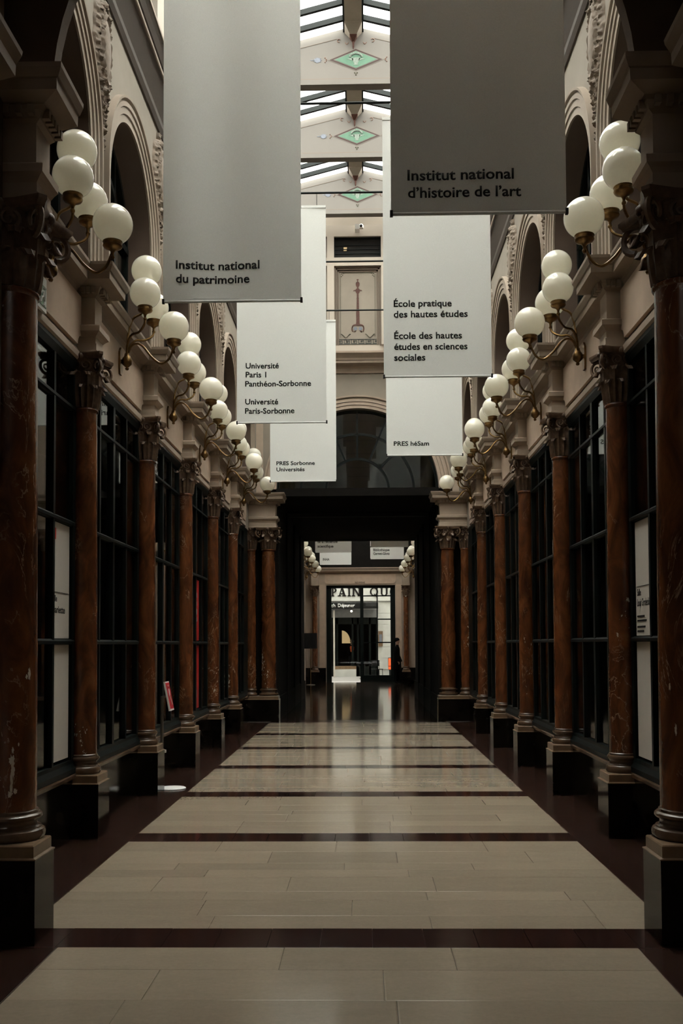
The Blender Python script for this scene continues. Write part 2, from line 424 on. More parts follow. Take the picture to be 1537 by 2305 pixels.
def side_wall(s, side):
    b = MB(s)
    xw = 2.165
    # arcade wall with arch openings, pier by pier
    cuts = [Y0]+YCOL+[Y1]
    for k, yc in enumerate(YC):
        arch_front(b, yc, cuts[k], cuts[k+1], xw, 4.80, 7.40, .35)
    b.box(2.165, 2.5, Y0, Y1, 7.40, 7.42)
    # frieze strip behind the panels and piers, over the shop windows
    b.box(2.31, 2.5, Y0, Y1, 4.02, 4.80)
    b.box(2.165, 2.5, Y0, Y1, 4.795, 4.80)
    wl = struct(b.build('wall_'+side, 'plaster'))
    # jamb reveals
    for yc in YC:
        r = MB(s); p = arch_path(yc, R_IN, 26)
        r.grid([[(xw+.002, y, z) for y, z in p], [(2.56, y, z) for y, z in p]])
        r.quad((xw, yc-R_IN, 4.802), (xw, yc+R_IN, 4.802), (2.56, yc+R_IN, 4.802), (2.56, yc-R_IN, 4.802))
        r.build('arch_reveal', 'reveal_brown', wl, True)  # one even brown, darker than the wall face
        a = MB(s)
        path = arch_path(yc, 1, 30)
        rows = []
        for rr, d in ARCH_PROF:
            rows.append([(xw-d, y, z) for y, z in arch_path(yc, rr, 30)])
        a.grid(rows)
        a.build('archivolt', 'arch_trim', wl, True)
    global med_mesh
    mm = medallion_mesh(s)
    for yp in YCOL:
        obj('relief_medallion', mm, wl, (s*xw, yp, 6.58))
    # impost panels between the piers
    for k, yc in enumerate(YC):
        ya = (yc-1.06) if k == 0 else YCOL[k-1]+.135
        yb = (yc+1.06) if k == 5 else YCOL[k]-.135
        p = MB(s); c = .09
        lo, hi = 4.13, 4.56
        poly = []
        poly += [(ya+c*math.cos(PI/2*i/5), lo+c*math.sin(PI/2*i/5)) for i in range(6)][::-1]
        poly = [(y, z) for y, z in poly]
        poly += [(yb-c*math.cos(PI/2*i/5), lo+c*math.sin(PI/2*i/5)) for i in range(6)]
        poly += [(yb, hi), (ya, hi)]
        p.slab_yz(poly, 2.275, 2.32)
        p.build('frieze_panel', 'plaster_pink', wl)
        q = MB(s).prism_y([(2.30, 4.02), (2.285, 4.035), (2.285, 4.085), (2.31, 4.125), (2.33, 4.02)], ya, yb)
        q.build('frieze_rail', 'plaster_trim', wl)
    # main cornice run, upper cornice
    MB(s).prism_y(MAIN_CORN, Y0, Y1).build('cornice', 'cornice_paint', wl)
    MB(s).prism_y(UP_CORN, Y0, Y1).build('upper_cornice', 'cornice_shade', wl)  # near-black brown carries the shade of the soffit in its colour
    for x, z in ((1.999, 7.662), (1.927, 7.835)): MB(s).box(x-.006, x+.02, Y0, Y1, z, z+.035).build('cornice_fillet', 'arch_trim', wl)
    # pier blocks and cornice breaks over the columns
    def pier(xc, yc, hw, xb, hy=None, back=True):
        hy = hy or hw
        b = MB(s); b.box(xc-hw, xb, yc-hy, yc+hy, 4.07, 4.60)
        u_sweep(b, PIER_PROF, xc-hw, yc-hy, yc+hy, xb, back)
        bl = b.build('pier_block', 'plaster_trim', wl)
        c = MB(s); u_sweep(c, CORN_BREAK, xc-hw, yc-hy, yc+hy, xb, back)
        c.build('cornice_break', 'cornice_paint', wl)
        d = MB(s)                                   # dentil row under the break
        n = 5
        for i in range(n):
            yy = yc-hy-.02+(2*hy+.04)*(i+.5)/n
            d.box(xc-hw-.075, xc-hw, yy-.016, yy+.016, 4.585, 4.635)
            xx = xc-hw-.02+(2*hw)*(i+.5)/n
            d.box(xx-.016, xx+.016, yc-hy-.075, yc-hy, 4.585, 4.635)
        d.build('dentil_row', 'cornice_paint', wl)
    for yp in YCOL: pier(2.274, yp, .11, 2.33)
    pier(2.274, 21.07, .11, 2.33)
    pier(1.905, 5.61, .17, 2.30, .12, False)
    pier(1.905, 21.12, .17, 2.30)
    # low dado wall under the shop windows
    lw = MB(s).box(2.315, 2.55, Y0, Y1, -.01, .50)
    lw.build('dado', 'black_marble', wl)
    MB(s).prism_y([(2.33, .50), (2.292, .502), (2.288, .53), (2.30, .545), (2.55, .545), (2.55, .50)], Y0, Y1).build('dado_cap', 'base_marble', wl)
    # attic above the upper cornice
    at = MB(s)
    at.box(2.175, 2.5, Y0, Y1, 7.88, 8.15); at.box(2.175, 2.5, Y0, Y1, 9.75, 11.06)
    at.build('attic_wall', 'plaster', wl)
    for yp in [5.9]+YCOL+[20.9]:
        MB(s).box(2.12, 2.5, yp-.19, yp+.19, 7.88, 10.9).build('attic_pilaster', 'attic_paint', wl)
    # hidden outer shell of the building behind the windows
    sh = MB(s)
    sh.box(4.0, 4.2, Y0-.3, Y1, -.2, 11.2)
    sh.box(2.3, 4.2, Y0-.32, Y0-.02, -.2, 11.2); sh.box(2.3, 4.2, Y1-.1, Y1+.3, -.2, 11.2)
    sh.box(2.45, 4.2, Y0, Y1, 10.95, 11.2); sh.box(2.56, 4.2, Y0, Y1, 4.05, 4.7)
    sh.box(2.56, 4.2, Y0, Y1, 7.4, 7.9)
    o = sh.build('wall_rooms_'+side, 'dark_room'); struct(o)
    return wl
WALL = {side: side_wall(s, side) for s, side in SIDES}

# ------------------------------------------------------------------ windows
win_n = [0]
def window(mb, mat='frame_paint'):
    win_n[0] += 1
    return struct(mb.build('window_%d' % win_n[0], mat))
def shop_window(s, yc, w=2.12):
    x0, x1 = 2.325, 2.385; ya, yb = yc-w/2, yc+w/2
    f = MB(s)
    f.box(x0, x1, ya-.06, ya+.035, .545, 4.02); f.box(x0, x1, yb-.035, yb+.06, .545, 4.02)
    f.box(x0, x1, ya, yb, 3.93, 4.02); f.box(x0-.03, x1, ya, yb, .545, .585); f.box(x0, x1, ya, yb, .585, .655)
    f.prism_y([(x0-.03, .585), (x0, .625), (x0+.01, .585)], ya, yb)
    f.prism_y([(x0, 3.93), (x0-.02, 3.99), (x0-.02, 4.02), (x0+.01, 4.02)], ya, yb)
    o = window(f)
    ys = [ya+.035+(w-.07)*k/4 for k in range(5)]; zs = [.655, 1.635, 2.625, 3.60, 3.93]
    for k in (1, 2, 3):
        h = .035 if k == 2 else .022
        MB(s).box(x0-.004, x1, ys[k]-h, ys[k]+h, .655, 3.93).build('mullion', 'frame_paint', o)
    for z in zs[1:4]:
        MB(s).prism_y([(x0-.012, z-.018), (x0-.012, z+.004), (x0+.006, z+.02), (x1, z+.02), (x1, z-.022), (x0+.006, z-.022)], ya, yb).build('transom', 'frame_paint', o)
    for k in range(4):
        for j in range(4):
            MB(s).box(2.352, 2.356, ys[k]+.02, ys[k+1]-.02, zs[j]+.018, zs[j+1]-.02).build('pane', 'shop_glass', o)
    return o
def arch_window(s, yc):
    x0, x1 = 2.40, 2.47
    f = MB(s)
    outer = arch_path(yc, R_IN, 24, 4.805); inner = arch_path(yc, R_IN-.06, 24, 4.805)
    f.grid([[(x0, y, z) for y, z in outer], [(x0, y, z) for y, z in inner], [(x1, y, z) for y, z in inner], [(x1, y, z) for y, z in outer]], cu=True)
    f.box(x0, x1, yc-R_IN, yc+R_IN, 4.805, 4.86)
    o = window(f)
    for dy in (-.30, .30):
        zt = ZS+math.sqrt((R_IN-.03)**2-dy*dy)
        MB(s).box(x0, x1, yc+dy-.028, yc+dy+.028, 4.83, zt).build('mullion', 'frame_paint', o)
    MB(s).box(x0-.01, x1, yc-R_IN+.03, yc+R_IN-.03, ZS-.035, ZS+.035).build('transom', 'frame_paint', o)
    g = MB(s)
    g.grid([[(xx, yc+rr*math.cos(PI*i/18), ZS+rr*math.sin(PI*i/18)) for i in range(19)] for rr, xx in ((.50, x0), (.44, x0), (.44, x1), (.50, x1))], cu=True)
    g.build('inner_arch', 'frame_paint', o)
    for ya, yb in ((-.82, -.32), (-.28, .28), (.32, .82)):
        MB(s).box(2.43, 2.434, yc+ya, yc+yb, 4.85, ZS-.03).build('pane', 'arch_glass', o)
    MB(s).box(2.50, 2.51, yc-.82, yc+.82, 4.82, 6.15).build('pane_brightener', 'white_card', o)  # pale board added behind the panes so the glass looks lighter
    lun = MB(s).slab_yz([(yc+.83*math.cos(PI*i/22), ZS+.03+.80*math.sin(PI*i/22)) for i in range(23)], 2.43, 2.434)
    lun.build('pane', 'arch_glass', o)
def attic_window(s, ya, yb):
    f = MB(s)
    for a, b2, c, d in ((ya, yb, 8.15, 8.22), (ya, yb, 9.68, 9.75), (ya, ya+.06, 8.15, 9.75), (yb-.06, yb, 8.15, 9.75)): f.box(2.22, 2.3, a, b2, c, d)
    o = window(f)
    ym = (ya+yb)/2
    MB(s).box(2.22, 2.3, ym-.03, ym+.03, 8.2, 9.7).build('mullion', 'frame_paint', o)
    for a, b2 in ((ya+.06, ym-.03), (ym+.03, yb-.06)): MB(s).box(2.255, 2.26, a, b2, 8.22, 9.68).build('pane', 'shop_glass', o)
for s, side in SIDES:
    for yc in YC: shop_window(s, yc)
    for yc in YC: arch_window(s, yc)
    pil = [5.9]+YCOL+[20.9]
    for a, b2 in zip(pil, pil[1:]): attic_window(s, a+.19, b2-.19)
    # plain wall filling the ends of the first and last bay
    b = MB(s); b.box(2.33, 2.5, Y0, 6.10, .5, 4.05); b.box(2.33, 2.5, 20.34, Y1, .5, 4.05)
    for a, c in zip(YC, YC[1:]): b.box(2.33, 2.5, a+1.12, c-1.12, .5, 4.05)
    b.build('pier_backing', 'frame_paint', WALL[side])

# ------------------------------------------------------------------ columns
def leaf_mb(r0, h, w, out):
    """acanthus leaf: ribbed, lobed edges, curling out and over at the tip"""
    n, m = 12, 9
    front = []
    for i in range(n):
        t = i/(n-1)
        if t < .70:
            q = t/.70; rad = r0+.006+.020*math.sin(q*PI*.5)*1.2; z = h*.92*q
        else:
            a = (t-.70)/.30*PI*.92
            rad = r0+.030+out*.62*(1-math.cos(a)); z = h*.92+out*.55*math.sin(a)-out*.30*max(0, -math.cos(a))
        ww = w*(.78+.42*math.sin(t*PI*.80))*(1-.60*(max(0, t-.68)/.32)**1.4)*(1+.17*abs(math.sin(t*PI*3.6))-.08)
        row = []
        for j in range(m):
            u = -1+2*j/(m-1)
            rib = .007*math.cos(u*PI*2.5)*(1-.5*t)
            row.append((rad+rib-.030*u*u*(1-.25*t)+.010*(1-abs(u)), ww*u, z+.010*u*u*math.sin(t*9)))
        front.append(row)
    b = MB(); b.grid(front)
    back = [[(x-.008, y*.97, z-.002) for x, y, z in r] for r in front]
    b.grid(back)
    rim = [r[0] for r in front]+front[-1][1:]+[r[-1] for r in front[::-1]][1:]
    rim2 = [r[0] for r in back]+back[-1][1:]+[r[-1] for r in back[::-1]][1:]
    b.grid([rim, rim2]); return b
def spiral_mb(R, turns=2.0, th=.011):
    b = MB(); pts = []; rad = []; n = 34
    for i in range(n):
        t = i/(n-1); a = -PI/2+turns*2*PI*t*.8; r = R*(1-t)**.8+.006
        pts.append((r*math.cos(a), 0, r*math.sin(a))); rad.append(th*(1-.55*t))
    b.tube(pts, rad, 6); return b
def capital_parts(k):
    """bell and abacus, leaves, volutes; k scales the plan"""
    core = MB(); z0 = 3.625
    core.lathe([(.094*k, 0), (.094*k, .12), (.100*k, .24), (.120*k, .33), (.155*k, .395), (.16*k, .405)], 24, (0, 0, z0))
    ring = []
    for c in range(4):
        a0 = PI/4+c*PI/2
        cx, cyy = .262*k*math.cos(a0), .262*k*math.sin(a0)
        tx, ty = -math.sin(a0), math.cos(a0)
        ring += [(cx-.018*k*tx, cyy-.018*k*ty), (cx+.018*k*tx, cyy+.018*k*ty)]
        for q in (.25, .5, .75):
            a = a0+PI/2*q; d = (.262*math.cos(PI/4)/max(.55, math.cos(a-(a0+PI/4))))*k*(1-.16*math.sin(q*PI))*1.0
            ring.append((d*math.cos(a), d*math.sin(a)))
    rows = [[(x*f, y*f, z) for x, y in ring] for f, z in ((.93, z0+.40), (.95, z0+.415), (1.0, z0+.43), (1.0, z0+.452))]
    core.grid(rows, cv=True, cap0=True, cap1=True)
    lo = leaf_mb(.092*k, .17, .044*k, .050*k); hi = leaf_mb(.098*k, .285, .048*k, .058*k)
    vol = spiral_mb(.060*k, 2.0, .015*k); hel = spiral_mb(.040*k, 1.8, .011*k)
    items = []
    for i in range(8):
        items.append(('acanthus_leaf', lo, Matrix.Translation((0, 0, z0+.004)) @ Matrix.Rotation(2*PI*i/8, 4, 'Z')))
        items.append(('acanthus_leaf', hi, Matrix.Translation((0, 0, z0+.004)) @ Matrix.Rotation(2*PI*(i+.5)/8, 4, 'Z')))
    for i in range(4):
        a = PI/4+i*PI/2
        items.append(('volute', vol, Matrix.Rotation(a, 4, 'Z') @ Matrix.Translation((.192*k, 0, z0+.345))))
        for d in (-1, 1):
            a2 = i*PI/2+d*.26
            items.append(('helix', hel, Matrix.Rotation(a2, 4, 'Z') @ Matrix.Translation((.142*k, 0, z0+.35)) @ Matrix.Rotation(PI/2*d, 4, 'Z')))
        items.append(('rosette', None, Matrix.Rotation(i*PI/2, 4, 'Z') @ Matrix.Translation((.150*k, 0, z0+.425))))
    ros = MB().sphere((0, 0, 0), .026*k, 10, 6)
    items = [(n, m or ros, t) for n, m, t in items]
    return core, items
def column_kit(kind):
    big = kind == 'big'
    k = 1.42 if big else 1.0
    ph = .24 if big else .177
    kit = {}
    yb = .09 if big else ph
    p = MB(); p.box(-ph, ph, -ph, yb, 0, .45)
    kit['pedestal'] = p.mesh('pedestal', 'black_marble')
    q = MB(); a = ph-.012
    q.grid([[(x*c, (-c if y < 0 else c-ph+yb), z) for x, y in ((-1, -1), (1, -1), (1, 1), (-1, 1))] for c, z in ((ph+.004, .45), (ph+.004, .456), (a, .462), (a, .520), (a-.006, .527))], cv=True, cap0=True, cap1=True)
    kit['plinth'] = q.mesh('plinth', 'plinth_marble')
    prof = [(.138, .525), (.147, .540), (.149, .558), (.144, .578), (.134, .586), (.134, .592), (.124, .597), (.117, .610), (.117, .622), (.123, .634), (.131, .637), (.137, .648), (.136, .660), (.129, .669), (.121, .671), (.121, .684), (.114, .690)]
    kit['base'] = MB().lathe([(r*k, z) for r, z in prof], 36).mesh('base', 'base_marble', True)
    sh = [(.1135, .69), (.1135, .9), (.112, 1.5), (.109, 2.2), (.105, 2.9), (.1015, 3.585), (.108, 3.592), (.112, 3.602), (.112, 3.612), (.106, 3.622), (.098, 3.626)]
    kit['shaft'] = MB().lathe([(r*k, z) for r, z in sh], 36).mesh('shaft', 'red_marble', True)
    core, items = capital_parts(k)
    kit['capital'] = core.mesh('capital', 'capital_bronze', True)
    cache = {}
    kit['items'] = []
    joined = MB(); joined.add(core.v, core.f)
    for n, mb, t in items:
        if id(mb) not in cache: cache[id(mb)] = mb.mesh(n, 'capital_bronze', True)
        kit['items'].append((n, cache[id(mb)], t)); joined.merge(mb, t)
    kit['joined'] = joined.mesh('capital', 'capital_bronze', True)
    return kit
KIT = {'slim': column_kit('slim'), 'big': column_kit('big')}
def column(kind, x, y, label, detail):
    t = empty('column', (x, y, 0)); K = KIT[kind]
    tag(t, label, 'column', 'marble columns along the gallery')
    for n in ('pedestal', 'plinth', 'base', 'shaft'): obj(n, K[n], t)
    if detail:
        c = obj('capital', K['capital'], t)
        for n, me, m in K['items']:
            o = obj(n, me, c); o.matrix_local = m
    else: obj('capital', K['joined'], t)
    return t
def chips(col, R0, spots):
    rnd = random.Random(3)
    for th, z, wd, ht in spots:
        n = 22; rim = []
        for i in range(n):
            a = 2*PI*i/n; q = 1+rnd.uniform(-.45, .30)
            rim.append((th+wd/R0*q*math.cos(a), z+ht*q*math.sin(a)))
        m = MB(); P = lambda t_, z_, d: ((R0+d)*math.sin(t_), -(R0+d)*math.cos(t_), z_)
        inner = [(th+(t_-th)*.8, z+(z_-z)*.8) for t_, z_ in rim]
        m.grid([[P(t_, z_, -.003) for t_, z_ in rim], [P(t_, z_, .0012) for t_, z_ in rim], [P(t_, z_, .0016) for t_, z_ in inner]], cv=True, cap1=True)
        m.build('chipped_patch', 'chip_filler', col)
ORD = ['second', 'third', 'fourth', 'fifth', 'sixth']
for s, side in SIDES:
    cb = column('big', s*1.905, 5.59, 'thick brown marble column nearest the camera on the %s, cut by the frame edge' % side, True)
    if s < 0: chips(cb, .161, [(.50, .975, .015, .032), (.53, .92, .010, .045), (.49, .85, .008, .055), (.44, .79, .013, .016), (.62, .805, .012, .014), (.52, 1.03, .006, .02), (1.12, 1.445, .010, .035), (1.0, 1.43, .007, .012), (.72, 1.06, .004, .01)])
    else: chips(cb, .161, [(-.75, 1.13, .006, .03), (-.95, 1.36, .005, .018)])
    for k, y in enumerate(YCOL):
        column('slim', s*2.274, y, 'slim red-brown marble column on black pedestal, %s from the camera on the %s' % (ORD[k], side), k < 4)
    column('slim', s*2.274, 21.07, 'slim marble column in the dark %s corner, outer one beside the far portal' % side, False)
    column('big', s*1.905, 21.12, 'thick marble column at the %s edge of the dark far passage opening' % side, False)

# ------------------------------------------------------------------ portal walls, passages, end wall
def arch_wall_x(b, r, zc, y0, y1, hw, z0, z1, n=36):
    """wall across the gallery with a semicircular opening"""
    p = [(r*math.cos(PI-PI*i/n), zc+r*math.sin(PI-PI*i/n)) for i in range(n+1)]
    for y in (y0, y1):
        b.quad((-hw, y, z0), (-r, y, z0), (-r, y, z1), (-hw, y, z1)); b.quad((r, y, z0), (hw, y, z0), (hw, y, z1), (r, y, z1))
        for (xa, za), (xb, zb) in zip(p, p[1:]): b.quad((xa, y, za), (xb, y, zb), (xb, y, z1), (xa, y, z1))
    pp = [(-r, z0)]+p+[(r, z0)]
    b.grid([[(x, y, z) for x, z in pp] for y in (y0, y1)])
def near_space():
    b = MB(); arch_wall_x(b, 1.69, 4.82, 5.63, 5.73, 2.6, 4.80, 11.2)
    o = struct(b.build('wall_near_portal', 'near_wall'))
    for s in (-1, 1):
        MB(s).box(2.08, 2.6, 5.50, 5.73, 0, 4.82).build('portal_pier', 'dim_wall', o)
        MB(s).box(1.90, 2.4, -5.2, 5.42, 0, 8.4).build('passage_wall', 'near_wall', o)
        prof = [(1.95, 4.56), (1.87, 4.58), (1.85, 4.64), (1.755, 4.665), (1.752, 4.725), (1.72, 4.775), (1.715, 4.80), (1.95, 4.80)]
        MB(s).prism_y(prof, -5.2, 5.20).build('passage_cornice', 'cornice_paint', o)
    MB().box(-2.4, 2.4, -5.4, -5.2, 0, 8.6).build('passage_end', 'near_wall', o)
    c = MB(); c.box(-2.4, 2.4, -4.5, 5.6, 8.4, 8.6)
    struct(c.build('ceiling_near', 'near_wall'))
near_space()
def end_wall():
    Y = 21.2
    b = MB(); arch_wall_x(b, 1.74, 4.93, Y, Y+.35, 2.6, 4.80, 11.4)
    o = struct(b.build('wall_back', 'plaster'))
    # reeded archivolt
    a = MB(); rows = []
    for rr, d in ((1.74, 0), (1.74, .02), (1.80, .02), (1.806, .012), (1.812, .035), (1.87, .035), (1.876, .027), (1.882, .05), (1.94, .05), (1.946, .03), (1.962, .03), (1.975, .075), (2.01, .08), (2.016, 0)):
        rows.append([(rr*math.cos(PI-PI*i/40), Y-d, 4.93+rr*math.sin(PI-PI*i/40)) for i in range(41)])
    a.grid(rows); a.build('archivolt', 'plaster_trim', o, True)
    # corner pilaster strips with carved scroll
    for s in (-1, 1):
        MB(s).box(2.02, 2.2, Y-.06, Y, 4.80, 7.42).build('pilaster_strip', 'plaster_trim', o)
        sc = spiral_mb(.13, 2.2, .03); m = MB(s); m.merge(sc, Matrix.Translation((1.66, Y-.02, 6.62)))
        m.box(1.55, 2.0, Y-.015, Y, 6.40, 6.85); m.build('carved_scroll', 'relief_stucco', o, True)
    # cornice, ledge
    prof = [(Y, 7.42), (Y-.03, 7.425), (Y-.05, 7.52), (Y-.08, 7.56), (Y-.20, 7.60), (Y-.20, 7.655), (Y-.215, 7.66), (Y-.22, 7.70), (Y-.27, 7.76), (Y-.30, 7.79), (Y-.30, 7.83), (Y, 7.85)]
    MB().prism_x(prof, -2.2, 2.2).build('cornice', 'cornice_paint', o)
    MB().box(-2.2, 2.2, Y-.06, Y, 7.85, 8.02).build('attic_ledge', 'attic_paint', o)
    # attic panels: centre painted panel plus a plain one each side
    fr = MB()
    for x in (-.55, .61): fr.box(x-.075, x+.075, Y-.12, Y, 8.02, 10.55)
    for x in (-1.75, 1.81): fr.box(x-.075, x+.075, Y-.12, Y, 8.02, 10.55)
    fr.box(-2.2, 2.2, Y-.112, Y, 9.74, 9.92); fr.box(-2.2, 2.2, Y-.112, Y, 10.38, 10.62)
    fr.build('attic_frame', 'attic_paint', o)
    cx = .03
    pp = MB()
    for k, (i, d) in enumerate(((0, .07), (.035, .045), (.07, .02))):
        for x0, x1, z0, z1 in ((cx-.505+i, cx-.505+i+.03, 8.02, 9.74-i), (cx+.505-i-.03, cx+.505-i, 8.02, 9.74-i), (cx-.505+i, cx+.505-i, 9.71-i, 9.74-i)):
            pp.box(x0, x1, Y-d, Y, z0, z1)
    pp.build('panel_moulding', 'line_tan', o)
    def flat(poly, mat, nm, y=Y-.004, t=.004): return MB().slab_xz(poly, y-t, y).build(nm, mat, o)
    # meander border
    mb = MB(); u = .155; z0 = 8.07; h = .105; t = .0145
    n = 6
    for k in range(n):
        x = cx-.455+k*u
        for x0, x1, za, zb in ((x, x+u, z0+h-t, z0+h), (x, x+t, z0, z0+h), (x, x+u*.80, z0, z0+t), (x+u*.80-t, x+u*.80, z0, z0+h*.68), (x+u*.30, x+u*.80, z0+h*.68-t, z0+h*.68), (x+u*.30, x+u*.30+t, z0+h*.32, z0+h*.68), (x+u*.30, x+u*.58, z0+h*.32, z0+h*.32+t)):
            mb.box(x0, x1, Y-.008, Y-.003, za, zb)
    mb.box(cx-.46, cx+.475, Y-.008, Y-.003, z0-.013, z0-.004)
    mb.build('meander_border', 'meander_grey', o)
    # thin painted frame line with corner sprigs
    ln = MB()
    for x0, x1, za, zb in ((cx-.375, cx-.367, 8.20, 9.60), (cx+.367, cx+.375, 8.20, 9.60), (cx-.33, cx+.33, 9.612, 9.62)): ln.box(x0, x1, Y-.007, Y-.003, za, zb)
    for s in (-1, 1):
        for dz, dx in ((0, 0), (-.03, .02), (-.055, -.005), (.01, .045)):
            ln.merge(MB().sphere((0, 0, 0), .012, 6, 4), Matrix.Translation((cx+s*(.345-dx), Y-.005, 9.60+dz)))
        ln.tube([(cx+s*(.36-.20*i/8), Y-.005, 8.245+.04*math.cos(i/8*2*PI)) for i in range(9)], .008, 5)
    ln.build('painted_line', 'motif_olive', o)
    # painted candelabrum
    L = [(.0, 9.50), (.022, 9.50), (.022, 9.485), (.010, 9.475), (.010, 9.45), (.036, 9.425), (.042, 9.40), (.038, 9.365), (.018, 9.325), (.012, 9.305), (.03, 9.29), (.045, 9.27), (.09, 9.258), (.096, 9.23), (.085, 9.245), (.05, 9.243), (.035, 9.205), (.020, 9.185), (.020, 9.09), (.026, 9.08), (.022, 9.06), (.027, 8.80), (.036, 8.79), (.036, 8.56), (.042, 8.52), (.09, 8.51), (.12, 8.49), (.122, 8.47), (.06, 8.49), (0, 8.48)]
    poly = [(cx+x, z-.02) for x, z in L]+[(cx-x, z-.02) for x, z in L[::-1]][1:-1]
    flat(poly, 'torch_rust', 'painted_candelabrum')
    sc = MB()
    for s in (-1, 1):
        sc.tube([(cx+s*(.115+.012*math.sin(i/8*PI)), Y-.006, 8.46-.015*i) for i in range(9)], .012, 5)
        sc.tube([(cx+s*(.09-.05*i/5), Y-.006, 8.345-.01*math.sin(i)) for i in range(6)], .007, 5)
    sc.build('painted_scroll', 'torch_rust', o)
    for s in (-1, 1):
        flat([(cx+s*.055+.040*math.cos(2*PI*i/14), 8.40+.040*math.sin(2*PI*i/14)) for i in range(14)], 'palmette_blue', 'painted_disc')
    # dark upper window
    f = MB()
    f.box(cx-.505, cx+.505, Y-.05, Y, 9.92, 9.95); f.box(cx-.505, cx+.505, Y-.05, Y, 10.35, 10.38)
    f.box(cx-.505, cx-.48, Y-.05, Y, 9.92, 10.38); f.box(cx+.48, cx+.505, Y-.05, Y, 9.92, 10.38)
    w_ = window(f)
    MB().box(cx-.48, cx+.48, Y-.01, Y-.004, 9.95, 10.35).build('backing', 'dark_room', w_)
    for k in range(3): MB().box(cx-.48, cx+.48, Y-.03, Y-.015, 10.03+k*.09, 10.045+k*.09).build('louvre_bar', 'frame_paint', w_)
    flat([(cx-.30, 10.10), (cx-.235, 10.10), (cx-.225, 10.18), (cx-.30, 10.18)], 'warm_glow', 'lamp_reflection', Y-.012)  # flat glowing patch standing in for a lamp's reflection in the window
    o2 = bpy.data.objects['lamp_reflection']; o2.name = 'reflected_glow'; o2.parent = w_
    # lunette with fan-shaped glazing bars
    f = MB(); r = 1.74; zc = 4.93; ya, yb = Y+.16, Y+.24
    def ring(b, ro, ri, a0=0, a1=PI, n=32):
        b.grid([[(rr*math.cos(a0+(a1-a0)*i/n), yy, zc+rr*math.sin(a0+(a1-a0)*i/n)) for i in range(n+1)] for rr, yy in ((ro, ya), (ri, ya), (ri, yb), (ro, yb))], cu=True)
    ring(f, 1.74, 1.69); f.box(-1.74, 1.74, ya-.1, yb, 4.80, 4.93)
    w2 = window(f)
    for ro in (.70, 1.24):
        g = MB(); ring(g, ro, ro-.05); g.build('glazing_ring', 'frame_paint', w2)
    for k in range(1, 8):
        a = PI*k/8
        if k in (1, 7): continue
        g = MB(); d = Vector((math.cos(a), 0, math.sin(a))); p_ = Vector((-d.z, 0, d.x))*.02
        r0, r1 = .68, 1.70
        q = [d*r0-p_, d*r1-p_, d*r1+p_, d*r0+p_]
        g.slab_xz([(v.x, zc+v.z) for v in q], ya, yb); g.build('glazing_bar', 'frame_paint', w2)
    secs = [0]+[PI*k/8 for k in (2, 3, 4, 5, 6)]+[PI]
    for a0, a1 in zip(secs, secs[1:]):
        for r0, r1 in ((.68, 1.21), (1.22, 1.70)):
            poly = [(r0*math.cos(a0+(a1-a0)*i/6), zc+r0*math.sin(a0+(a1-a0)*i/6)) for i in range(7)]+[(r1*math.cos(a1-(a1-a0)*i/6), zc+r1*math.sin(a1-(a1-a0)*i/6)) for i in range(7)]
            MB().slab_xz(poly, Y+.20, Y+.205).build('pane', 'shop_glass', w2)
    MB().slab_xz([(.67*math.cos(PI*i/16), zc+.67*math.sin(PI*i/16)) for i in range(17)], Y+.20, Y+.205).build('pane', 'shop_glass', w2)
    # dark room behind the lunette
    rm = MB(); rm.box(-2.6, 2.6, 24.0, 24.2, 4.7, 7.5); rm.box(-2.6, 2.6, Y+.35, 24.2, 7.3, 7.5); rm.box(-2.6, -2.4, Y+.35, 24.2, 4.7, 7.5); rm.box(2.4, 2.6, Y+.35, 24.2, 4.7, 7.5)
    rm.build('dark_room', 'dusk_wall', o)
    # security camera
    t = empty('security_camera', (cx+.03, Y-.24, 10.50)); tag(t, 'small white security camera fixed above the dark attic window', 'security camera')
    MB().box(-.08, .02, -.09, .10, -.055, .055).build('housing', 'white_plastic', t)
    MB().lathe([(.05, 0), (.05, .06), (.03, .09)], 16, (.055, -.06, -.03)).build('dome', 'white_plastic', t, True)
    MB().sphere((.05, -.115, .005), .03, 12, 8).build('lens', 'black_plastic', t, True)
    MB().box(-.02, .02, .08, .245, -.02, .02).build('bracket', 'steel', t)
end_wall()
